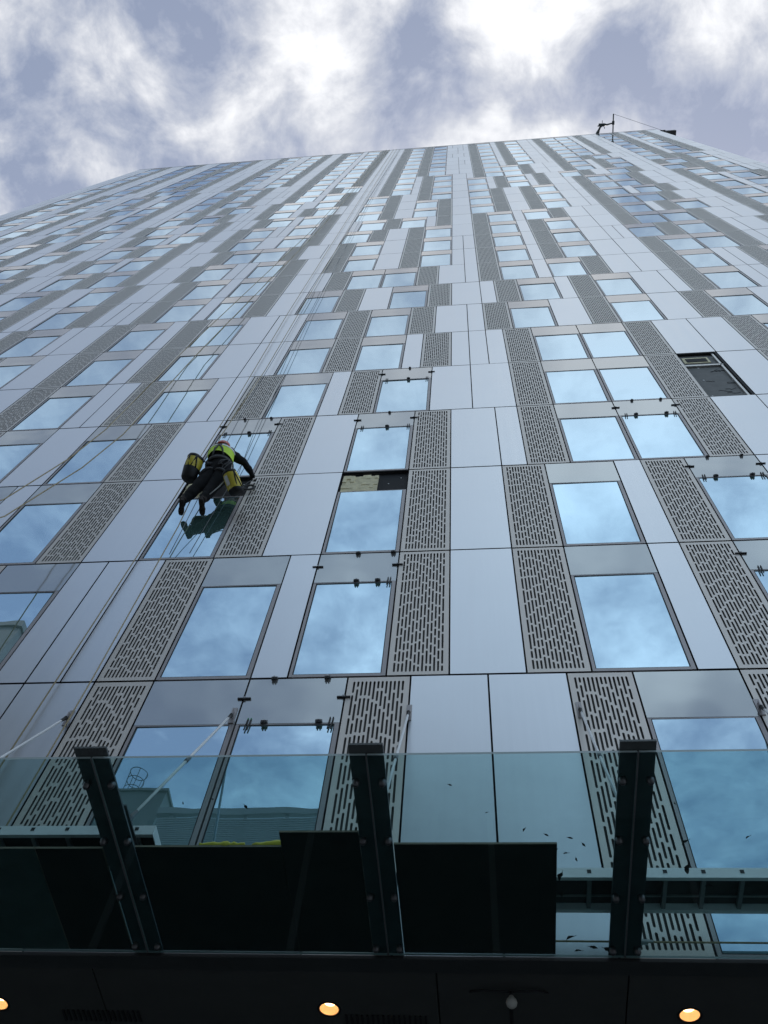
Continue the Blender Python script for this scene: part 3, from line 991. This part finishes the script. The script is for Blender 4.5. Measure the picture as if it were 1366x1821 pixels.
for (lx, ly, ls, la) in leaf_px:
    ls *= 1.3
    b = MB(); n = 6; top = []; bot = []
    for i in range(n + 1):
        t_ = i / n; wd = ls * .22 * math.sin(math.pi * (.08 + .88 * t_)) * (1 + lr.uniform(-.25, .25))
        bend = .12 * ls * math.sin(2.4 * t_)
        zz = .001 + .10 * ls * math.sin(math.pi * t_)
        top.append((ls * (t_ - .5), bend + wd, zz)); bot.append((ls * (t_ - .5), bend - wd, zz + .04 * ls))
    for i in range(n):
        b.face([bot[i], bot[i + 1], top[i + 1], top[i]])
    b.tube([(-ls * .75, -.02 * ls, .002), (-ls * .5, 0, .002)], .0015, 4)
    o = b.build('leaf', M['leaf'])
    o.location = (lx, ly, ZG + .020); o.rotation_euler = (0, 0, la)
    tag(o, 'small dark dry scrap of leaf lying on the canopy glass', 'leaf', 'leaf scraps on the canopy glass')


# ------------------------------------------------------------------ ropes
def rope(lab, pts, r, m, group='work ropes down the facade'):
    b = MB(); b.tube(pts, r, 6)
    o = b.build('rope', m, None, True)
    return tag(o, lab, 'rope', group)


def on_f(xu, zf, y):
    return (xu * U, y, ZA + FH * zf)


rope('tan rope hanging down the left edge of the opened window behind the worker', [on_f(-24.6, 26.05, -.05), on_f(-24.0, 15, -.07), on_f(-22.9, 6, -.07), on_f(-22.25, 3.2, -.06), on_f(-22.15, 1, -.05), on_f(-22.2, -1.2, -.06)], .009, M['rope_tan'])
rope('tan rope reaching the left edge of the perforated strip below the worker', [on_f(-23.4, 26.05, -.05), on_f(-22.6, 15, -.07), on_f(-21.35, 6, -.10), on_f(-20.9, 4, -.16), on_f(-20.75, 2.45, -.30), on_f(-20.4, 1.3, -.10), on_f(-20.28, 0, -.05), on_f(-20.2, -1.2, -.06)], .009, M['rope_tan'])
rope('grey rope passing just left of the worker\'s helmet', [on_f(-22.4, 26.05, -.05), on_f(-21.7, 12, -.10), on_f(-20.6, 5, -.20), on_f(-20.0, 3.0, -.36), on_f(-19.35, 2.0, -.45), on_f(-19.9, 1.2, -.12), on_f(-20.0, 1.02, -.06)], .006, M['rope_grey'])
rope('thin dark rope crossing the window to the right of the worker', [on_f(-22.0, 26.05, -.05), on_f(-21.2, 14, -.06), on_f(-19.7, 6, -.07), on_f(-18.65, 3, -.06), on_f(-18.35, 2.2, -.05), on_f(-18.5, 1.6, -.06), on_f(-18.7, 1.03, -.05)], .006, M['rope_grey'])
rope('slack tan rope swinging out to the left edge of the photo, the upper of two', [(-6.45, -.05, 88.2), (-6.95, -.1, 43.0), (-7.52, -.2, 24.0), (-7.30, -.45, 17.6), (-7.27, -.62, 15.75), (-7.35, -.9, 13.5), (-7.6, -1.35, 11.9), (-8.2, -1.7, 10.9), (-9.6, -2.1, 9.6)], .011, M['rope_tan'])
rope('slack tan rope swinging out to the left edge of the photo, the lower of two', [(-6.2, -.05, 88.2), (-6.6, -.1, 43.0), (-7.05, -.2, 24.0), (-6.83, -.45, 17.3), (-6.85, -.62, 15.3), (-7.05, -.9, 12.9), (-7.4, -1.35, 11.3), (-8.1, -1.7, 10.3), (-9.6, -2.1, 8.9)], .011, M['rope_tan'])

# ------------------------------------------------------------------ roof gear
ZR = ZTOP + .15
t = thing('roof_davit', 'dark steel davit arm with a pole reaching out over the roof edge', 'davit', (13.0, .5, ZR))
b = MB()
b.obox((-.55, .1, .12), (.5, 0, 0), (0, .35, 0), (0, 0, .12)); b.obox((-.6, .1, .5), (.07, 0, 0), (0, .07, 0), (0, 0, .35))
b.build('base', M['steel'], t)
b = MB()
b.tube([(-.75, .1, .3), (-.5, -.55, .34), (-.42, -.72, .36)], [.16, .15, .12], 8); b.tube([(-.42, -.72, .36), (-.28, -1.0, .38), (-.02, -1.2, .40)], [.10, .085, .10], 8)
b.tube([(-.02, -1.2, .4), (.3, -1.16, .40), (.88, -1.28, .40)], [.13, .08, .05], 8)
b.obox((-.18, -1.18, .42), (.24, .02, 0), (-.02, .12, 0), (0, 0, .10)); b.tube([(-.12, -1.05, .4), (-.10, -1.55, .42)], .025, 6); b.tube([(-.5, -1.1, .4), (-.25, -1.14, .4)], .06, 6)
b.tube([(.0, -1.2, .4), (.12, -.85, .4)], .03, 6)
b.build('arm', M['steel'], t, True)
b = MB(); b.tube([(.86, .3, .42), (.85, -2.02, .42)], .055, 8); b.obox((.855, -1.28, .42), (.10, 0, 0), (0, .16, 0), (0, 0, .09))
b.build('pole', M['steel'], t)
t = thing('roof_box', 'black box on a bracket at the right corner of the roof', 'box', (18.8, 1.0, ZR))
b = MB(); b.box(-.35, .50, -.80, -.2, -.05, .40); b.build('body', M['steel'], t)
b = MB(); b.tube([(-1.5, -.2, .02), (-.9, -.80, .18), (-.1, -.62, .18)], .05, 6); b.obox((-.62, -.78, .22), (.22, .0, 0), (0, .10, 0), (0, 0, .06)); b.tube([(-1.0, -.80, .2), (.45, -.80, .22)], .022, 6); b.build('bracket', M['steel'], t)
b = MB(); b.tube([(13.86, -1.5, ZR + .44), (18.2, .17, ZR + .25)], .014, 5)
tag(b.build('stay_wire', M['steel'], None, True), 'thin wire stretched from the davit pole to the black roof box', 'wire')

# ------------------------------------------------------------------ the rope-access worker
def skin_object(name, pts, edges, radii, root, m, parent=None, sub=2):
    me = bpy.data.meshes.new(name)
    me.from_pydata([tuple(p) for p in pts], edges, [])
    o = link(name, me)
    sk = o.modifiers.new('skin', 'SKIN'); sk.use_smooth_shade = True
    for i, r in enumerate(radii):
        r = r if isinstance(r, tuple) else (r, r)
        me.skin_vertices[0].data[i].radius = r
    me.skin_vertices[0].data[root].use_root = True
    s = o.modifiers.new('sub', 'SUBSURF'); s.levels = sub; s.render_levels = sub
    bpy.context.view_layer.update()
    dg = bpy.context.evaluated_depsgraph_get()
    me2 = bpy.data.meshes.new_from_object(o.evaluated_get(dg))
    o.modifiers.clear()
    o.data = me2; me2.name = name
    me2.materials.clear(); me2.materials.append(m)
    me2.polygons.foreach_set('use_smooth', [True] * len(me2.polygons))
    if parent: o.parent = parent
    return o


J = {
    'pelvis': (-4.44, -.42, 15.36), 'waist': (-4.455, -.47, 15.50), 'belly': (-4.47, -.50, 15.62), 'chest': (-4.49, -.53, 15.80), 'upper': (-4.505, -.53, 15.91), 'neck': (-4.525, -.52, 15.985), 'headb': (-4.545, -.52, 16.06), 'headt': (-4.56, -.49, 16.20),
    'shR': (-4.335, -.51, 15.885), 'elR': (-4.09, -.36, 15.80), 'wrR': (-4.005, -.155, 15.80), 'paR': (-3.985, -.085, 15.785),
    'shL': (-4.69, -.50, 15.93), 'elL': (-4.72, -.28, 15.72), 'wrL': (-4.56, -.13, 15.80), 'paL': (-4.52, -.075, 15.80),
    'hipL': (-4.545, -.41, 15.29), 'kneeL': (-4.70, -.36, 14.88), 'ankL': (-4.858, -.285, 14.535), 'heelL': (-4.862, -.31, 14.46), 'toeL': (-4.93, -.07, 14.49),
    'hipR': (-4.345, -.41, 15.27), 'kneeR': (-4.46, -.33, 14.88), 'ankR': (-4.535, -.28, 14.53), 'heelR': (-4.535, -.305, 14.455), 'toeR': (-4.56, -.065, 14.475),
}
RAD = {'pelvis': (.245, .205), 'waist': (.225, .175), 'belly': (.22, .165), 'chest': (.225, .15), 'upper': (.19, .115), 'neck': .062, 'headb': .085, 'headt': .098,
       'shR': .095, 'elR': .058, 'wrR': .042, 'paR': .040, 'shL': .095, 'elL': .058, 'wrL': .042, 'paL': .040,
       'hipL': .160, 'kneeL': .110, 'ankL': .080, 'heelL': .052, 'toeL': .042, 'hipR': .160, 'kneeR': .110, 'ankR': .080, 'heelR': .052, 'toeR': .042}
BONES = [('pelvis', 'waist'), ('waist', 'belly'), ('belly', 'chest'), ('chest', 'upper'), ('upper', 'neck'), ('neck', 'headb'), ('headb', 'headt'),
         ('upper', 'shR'), ('shR', 'elR'), ('elR', 'wrR'), ('wrR', 'paR'), ('upper', 'shL'), ('shL', 'elL'), ('elL', 'wrL'), ('wrL', 'paL'),
         ('pelvis', 'hipL'), ('hipL', 'kneeL'), ('kneeL', 'ankL'), ('ankL', 'heelL'), ('heelL', 'toeL'), ('pelvis', 'hipR'), ('hipR', 'kneeR'), ('kneeR', 'ankR'), ('ankR', 'heelR'), ('heelR', 'toeR')]
# mid points so that thighs, calves and arms taper
def mid(a, b, name, t_, r):
    J[name] = tuple(Vector(J[a]).lerp(Vector(J[b]), t_)); RAD[name] = r
    i = BONES.index((a, b)); BONES[i:i + 1] = [(a, name), (name, b)]


mid('hipL', 'kneeL', 'thL', .5, .150); mid('hipR', 'kneeR', 'thR', .5, .150); mid('kneeL', 'ankL', 'caL', .4, .108); mid('kneeR', 'ankR', 'caR', .4, .108)
mid('shR', 'elR', 'uaR', .5, .088); mid('elR', 'wrR', 'faR', .4, .074); mid('shL', 'elL', 'uaL', .5, .068); mid('elL', 'wrL', 'faL', .4, .058)
# gloved hands: palm and five bent fingers
for s, dx in (('R', 1), ('L', 1)):
    pa = Vector(J['pa' + s]); wr = Vector(J['wr' + s]); f0 = (pa - wr).normalized()
    side = Vector((1, 0, .1)); side = (side - f0 * side.dot(f0)).normalized(); nrm = f0.cross(side)
    for k, (off, ln) in enumerate(((-.030, .062), (-.010, .074), (.011, .070), (.030, .055))):
        a = pa + side * off + f0 * .015
        p1 = a + f0 * ln * .5 - nrm * .012 * (1 if nrm.z > 0 else -1); p2 = p1 + f0 * ln * .22 - Vector((0, 0, ln * .45)); p3 = p2 - Vector((0, -.004, ln * .28))
        prev = 'pa' + s
        for q, (pt, r) in enumerate(((a, .012), (p1, .0105), (p2, .0095), (p3, .008))):
            nm = 'fg%s%d%d' % (s, k, q); J[nm] = tuple(pt); RAD[nm] = r; BONES.append((prev, nm)); prev = nm
    a = pa - side * .040 - f0 * .02; p1 = a - side * .022 + f0 * .03; p2 = p1 + f0 * .03 + Vector((0, 0, -.012))
    prev = 'pa' + s
    for q, (pt, r) in enumerate(((a, .014), (p1, .012), (p2, .010))):
        nm = 'th%s%d' % (s, q); J[nm] = tuple(pt); RAD[nm] = r; BONES.append((prev, nm)); prev = nm
names = list(J)
person = thing('person', 'worker in black with red helmet and yellow vest hanging on ropes at an opened window', 'person', (-4.5, -.42, 15.3))
PO = Vector((-4.5, -.42, 15.3))
body = skin_object('body', [Vector(J[n]) - PO for n in names], [(names.index(a), names.index(c)) for a, c in BONES], [RAD[n] for n in names], 0, M['cloth'], person)
body.data.materials.append(M['skin'])
for p in body.data.polygons:
    c = p.center + PO
    if c.z > 15.99 and (c - Vector((-4.55, -.51, 16.1))).length < .22:
        p.material_index = 1


from mathutils import noise as mnoise
nrm = [v.normal.copy() for v in body.data.vertices]
for v, nn in zip(body.data.vertices, nrm):
    if v.co.z + PO.z < 15.98:
        q = v.co * 9.0
        v.co += nn * (.016 * mnoise.noise(Vector((q.x, q.y, q.z * 1.8))) + .008 * mnoise.noise(q * 2.6))


def pb(mb, name, mats, smooth=True, parent=None):
    o = mb.build(name, mats, parent or person, smooth)
    if not parent: o.location = -PO
    return o


# face: nose, ears; helmet with brim and cradle strap
b = MB()
hc = Vector((-4.560, -.50, 16.175))
b.tube([hc + Vector((0, .085, .01)), hc + Vector((0, .118, -.02)), hc + Vector((0, .095, -.035))], [.010, .016, .010], 8)
for sx_ in (-1, 1):
    b.lathe(hc + Vector((sx_ * .095, -.005, -.02)), [(.001, -.008), (.024, -.006), (.028, 0), (.022, .008), (.001, .01)], (1, .2, 0), 10)
    b.lathe(hc + Vector((sx_ * .034, .090, .022)), [(.001, -.006), (.013, -.003), (.013, .003), (.001, .006)], (0, 1, 0), 10, 1)
b.tube([hc + Vector((-.025, .092, -.062)), hc + Vector((0, .1, -.065)), hc + Vector((.025, .092, -.062))], .006, 6, 2)
pb(b, 'face', [M['skin'], M['black'], M['helmet']])
b = MB()
hx = Vector((.03, -.22, .975)).normalized()
b.lathe(hc + Vector((0, -.012, .025)), [(.128, -.025), (.150, -.022), (.151, -.012), (.130, -.005), (.129, .03), (.118, .075), (.092, .108), (.055, .126), (0, .132)], hx, 24)
for k in (-1, 0, 1):
    b.tube([hc + Vector((k * .04, -.125, .055)), hc + Vector((k * .042, -.08, .13)), hc + Vector((k * .04, .0, .158)), hc + Vector((k * .035, .07, .135))], .010, 6)
pb(b, 'helmet', M['helmet'])
# hi-vis vest: a shell round the chest, open below, with tape
b = MB(); n = 28
rings = [(.0, .255, .205, 15.55), (.0, .25, .195, 15.66), (.02, .25, .19, 15.76), (.03, .245, .18, 15.86), (.045, .205, .15, 15.925), (.06, .12, .11, 15.975)]
cx = [(-4.455, -.50), (-4.478, -.51), (-4.49, -.53), (-4.50, -.53), (-4.51, -.525), (-4.525, -.52)]
base = len(b.v)
vr = random.Random(4)
for (q, rx, ry, zz), (x0, y0) in zip(rings, cx):
    for k in range(n):
        a = 2 * math.pi * k / n
        w = 1 + vr.uniform(-.025, .025)
        b.v.append((x0 + rx * w * math.cos(a), y0 + ry * w * math.sin(a), zz + (.05 + .5 * max(0, 15.7 - zz)) * math.cos(a + 2.6) + .012 * vr.uniform(-1, 1)))
for i in range(len(rings) - 1):
    for k in range(n):
        k2 = (k + 1) % n
        b.f.append((base + i * n + k, base + i * n + k2, base + (i + 1) * n + k2, base + (i + 1) * n + k)); b.m.append(0)
pb(b, 'vest', [M['vest'], M['silver']])
vest_tape = MB()
for zz, rx, ry, x0, y0 in ((15.80, .256, .195, -4.493, -.53),):
    pts = [(x0 + rx * math.cos(a), y0 + ry * math.sin(a), zz + .05 * math.cos(a + 2.6)) for a in [2 * math.pi * k / 24 for k in range(12, 25)]]
    for i in range(len(pts) - 1):
        p, q = Vector(pts[i]), Vector(pts[i + 1]); vest_tape.face([p, q, q + Vector((0, 0, .05)), p + Vector((0, 0, .05))])
pb(vest_tape, 'reflective_tape', M['silver'])
# harness: belt, leg loops, shoulder straps, back pad, hanging gear
b = MB()
def ring(c, rx, ry, tilt, r, n=24, mi=0):
    pts = []
    for k in range(n + 1):
        a = 2 * math.pi * k / n
        pts.append(Vector(c) + Vector((rx * math.cos(a), ry * math.sin(a), tilt * math.cos(a))))
    b.tube(pts, r, 6, mi)
ring((-4.455, -.455, 15.45), .235, .20, -.01, .026); ring((-4.455, -.46, 15.49), .23, .195, -.01, .022)
ring((-4.575, -.41, 15.18), .15, .15, .06, .020); ring((-4.36, -.40, 15.16), .15, .15, -.06, .020)
b.tube([(-4.56, -.66, 15.50), (-4.55, -.715, 15.70), (-4.50, -.725, 15.83), (-4.42, -.69, 15.95), (-4.40, -.54, 16.02)], .017, 6)
b.tube([(-4.36, -.66, 15.50), (-4.42, -.715, 15.70), (-4.50, -.725, 15.83), (-4.60, -.69, 15.95), (-4.63, -.54, 16.03)], .017, 6)
b.lathe((-4.49, -.72, 15.84), [(.03, -.01), (.038, 0), (.03, .01), (.02, .0), (.03, -.01)], (0, 1, 0), 14)
harness = pb(b, 'harness', M['strap'])
b = MB()
for (p0, dz, ph) in (((-4.30, -.60, 15.44), .20, 0), ((-4.26, -.56, 15.42), .26, 1), ((-4.33, -.62, 15.40), .16, 2)):
    pts = [Vector(p0) + Vector((.07 * math.sin(2 * math.pi * k / 16 + ph), .02 * math.cos(4 * math.pi * k / 16), -dz / 2 + dz / 2 * math.cos(2 * math.pi * k / 16))) for k in range(17)]
    b.tube(pts, .010, 6)
b.tube([(-4.22, -.50, 15.42), (-4.17, -.50, 15.15), (-4.20, -.46, 14.95), (-4.30, -.40, 14.75), (-4.42, -.34, 14.62), (-4.50, -.30, 14.60)], .009, 6, 1)
b.tube([(-4.22, -.45, 15.42), (-4.12, -.45, 15.2), (-4.13, -.45, 15.0)], .009, 6, 1)
for k in range(5):
    b.obox((-4.62 + .02 * k, -.58, 15.36 - .03 * (k % 2)), (.012, 0, 0), (0, .012, 0), (0, 0, .07), 2)
b.build('hanging_gear', [M['strap'], M['silver'], M['black']], harness, True)
# boots with thick soles
for s in 'LR':
    b = MB()
    h, t_, a = Vector(J['heel' + s]), Vector(J['toe' + s]), Vector(J['ank' + s])
    f0 = (t_ - h).normalized(); sd_ = f0.cross(Vector((0, 0, 1))).normalized(); upv = sd_.cross(f0)
    prof = [(-.05, .030), (-.03, .040), (.03, .040), (.09, .036), (.15, .046), (.20, .048), (.24, .040), (.268, .022)]
    lo = [[h + f0 * q - sd_ * w - upv * .062 for q, w in prof], [h + f0 * q + sd_ * w - upv * .062 for q, w in prof]]
    hi = [[p + upv * .026 for p in lo[0]], [p + upv * .026 for p in lo[1]]]
    b.face(lo[0] + lo[1][::-1], 0)
    for i in range(len(prof) - 1):
        b.face([lo[0][i], lo[0][i + 1], hi[0][i + 1], hi[0][i]]); b.face([lo[1][i + 1], lo[1][i], hi[1][i], hi[1][i + 1]])
        topz = [(.10, .09, .06, .045, .03, .022, .012, .0)[i], (.10, .09, .06, .045, .03, .022, .012, .0)[i + 1]]
        b.face([hi[0][i], hi[0][i + 1], hi[0][i + 1] * .5 + hi[1][i + 1] * .5 + upv * (topz[1] + .035), hi[0][i] * .5 + hi[1][i] * .5 + upv * (topz[0] + .035)])
        b.face([hi[1][i + 1], hi[1][i], hi[0][i] * .5 + hi[1][i] * .5 + upv * (topz[0] + .035), hi[0][i + 1] * .5 + hi[1][i + 1] * .5 + upv * (topz[1] + .035)])
    b.face([lo[0][0], hi[0][0], hi[1][0], lo[1][0]]); b.face([hi[0][0], hi[0][0] * .5 + hi[1][0] * .5 + upv * .135, hi[1][0]])
    b.tube([a + Vector((0, 0, .10)), a, h + upv * .0], [.078, .070, .058], 12)
    for q in (-.03, .02, .10, .14, .18, .22):
        b.obox(h + f0 * q - upv * .066, f0 * .012, sd_ * .034, upv * .005)
    pb(b, 'boot', M['boot'], False)


# tool bags hanging from the harness
def soften(b, seed):
    """a soft bag sags and bulges"""
    for i, (a, c, d) in enumerate(b.v):
        k = 1 + .16 * mnoise.noise(Vector((a * 7 + seed * 3, c * 7, d * 5))) + .05 * mnoise.noise(Vector((a * 21, c * 21 + seed, d * 17)))
        b.v[i] = (a * k * .92, c * k * 1.06, d + .02 * mnoise.noise(Vector((a * 8, c * 8, seed))))


def bag(lab, c, rad, ht, tilt, straps, cut=-.16):
    t = thing('tool_bag', lab, 'bag', c, "tool bags on the worker's harness")
    t.rotation_euler = tilt
    b = MB(); n = 24
    prof = [(0, -ht * .5), (rad * .80, -ht * .5), (rad * .98, -ht * .44), (rad * 1.02, ht * (cut - .02)), (rad * 1.02, ht * (cut + .02))]
    b.lathe((0, 0, 0), prof, n=n); soften(b, c[0]); b.build('base', M['black'], t, True)
    b = MB(); b.lathe((0, 0, 0), [(rad * 1.01, ht * (cut + .01)), (rad * .99, .0), (rad * 1.0, ht * .15), (rad * 1.0, ht * .30), (rad * .95, ht * .42)], n=n); soften(b, c[0]); b.build('side', M['yellow'], t, True)
    b = MB(); b.lathe((0, 0, 0), [(rad * .97, ht * .40), (rad * 1.01, ht * .44), (rad * .95, ht * .52), (rad * .6, ht * .56), (rad * .55, ht * .44), (0, ht * .40)], n=n); soften(b, c[0])
    b.build('rim', M['black'], t, True)
    for a in straps:
        for da, z0, z1 in ((-.32, cut, .42), (.32, cut, .42)):
            p = [(rad * 1.05 * math.cos(a + da * (1 - q) ** 1.0), rad * 1.03 * math.sin(a + da * (1 - q)), ht * (z0 + (z1 - z0) * q)) for q in (0, .25, .5, .75, 1)]
            b = MB(); b.tube(p, .012, 6); b.build('strap', M['black'], t, True)
    return t


bag('yellow and black tool bag at the left hip of the hanging worker', (-4.885, -.52, 15.27), .14, .48, (R(28), R(10), 0), (-1.9, -1.0, 1.2), -.06)
t = bag('yellow and black tool bag with silver panel below the right hip of the worker', (-4.075, -.42, 14.83), .135, .40, (R(42), R(-30), 0), (-1.2, 1.0), -.36)
b = MB()
b.face([(-.128, -.060, -.06), (-.080, -.118, -.06), (-.080, -.118, .12), (-.128, -.060, .12)])
b.build('silver_panel', M['silver'], t)
# lines that carry the bags
rope('short black line holding the left tool bag to the harness', [(-4.865, -.52, 15.54), (-4.78, -.53, 15.58), (-4.64, -.50, 15.52)], .012, M['black'], 'bag lines')
rope('short black line holding the right tool bag to the harness', [(-4.16, -.42, 15.03), (-4.2, -.46, 15.25), (-4.26, -.46, 15.48)], .012, M['black'], 'bag lines')
b = MB()
for k in range(2):
    b.tube([(-3.98 + .10 * math.cos(a), -.045 - .02 * k, 15.42 + .085 * math.sin(a)) for a in [2 * math.pi * q / 20 for q in range(21)]], .009, 6)
b.tube([(-4.08, -.05, 15.42), (-4.07, -.05, 15.60), (-4.03, -.02, 15.78)], .007, 6)
tag(b.build('cable_coil', M['strap'], None, True), "small coil of dark cable hanging in the opened window beside the worker's hand", 'cable')

# ------------------------------------------------------------------ street, and the buildings across it that the windows mirror
b = MB(); b.face([(-900, -900, -.12), (900, -900, -.12), (900, 900, -.12), (-900, 900, -.12)]); tag(b.build('ground', M['asphalt']), kind='structure')
b = MB(); b.box(-70, 60, -11, 5, -.12, 0); tag(b.build('pavement', M['paving']), kind='structure')
b = MB(); b.box(-70, 60, -23.5, -20, -.12, 0); tag(b.build('pavement', M['paving']), kind='structure')


def flats(name, lab, x0, x1, y0, y1, h, nx, nz):
    t = thing(name, lab, 'building', ((x0 + x1) / 2, y0, 0))
    o0 = Vector(((x0 + x1) / 2, y0, 0))
    b = MB(); b.box(x0, x1, y1, y0, 0, h); b.box(x0 - .15, x1 + .15, y1 - .15, y0 + .15, h + .002, h + .5)
    w = b.build('wall', M['concrete'], t); w.location = -o0
    proto = MB(); proto.box(-.6, .6, -.08, .05, 0, 1.5, 0); proto.box(-.68, .68, -.05, .08, -.08, 0, 1)
    me = proto.mesh('window', [M['darkwin'], M['frame']])
    for i in range(nx):
        for j in range(nz):
            link('window', me, t, Vector((x0 + (i + .5) * (x1 - x0) / nx, y0 + .004, 1.2 + j * (h - 1.5) / nz)) - o0)
    return t, o0


t, o0 = flats('opposite_building', 'concrete block across the street with a louvred roof screen, mirrored in the lowest windows', -24, 2.5, -24, -38, 28.6, 9, 8)
b = MB()
for k in range(17):
    zz = 29.25 + k * .13
    b.box(-15.6, 2.4, -24.06, -24.0, zz, zz + .085)
for k in range(-15, 3, 2):
    b.box(k - .08, k + .08, -24.12, -24.062, 29.1, 31.9)
b.box(-15.7, 2.5, -24.2, -23.95, 31.62, 31.95)
o = b.build('roof_screen', M['louvre'], t); o.location = -o0
b = MB(); b.box(-23.5, -15.75, -30, -24.1, 29.1, 33.2); b.box(-23.6, -15.65, -30.1, -24.0, 33.202, 33.35)
o = b.build('stair_tower', M['concrete'], t); o.location = -o0
b = MB()
for zz in (33.6, 34.2, 34.8):
    b.tube([(-17.7 + .45 * math.cos(a), -24.4 + .45 * math.sin(a), zz) for a in [math.pi * q / 10 for q in range(-10, 11)]], .018, 6)
for a in (0, 1.2, 2.4, 3.6, 4.8):
    b.tube([(-17.7 + .45 * math.cos(a), -24.4 + .45 * math.sin(a), 33.3), (-17.7 + .45 * math.cos(a), -24.4 + .45 * math.sin(a), 34.8)], .016, 6)
o = b.build('ladder_cage', M['steel'], t); o.location = -o0
flats('slab_block', 'tall concrete slab block across the street, mirrored at the far left', -64, -29.2, -24, -40, 47.4, 11, 14)
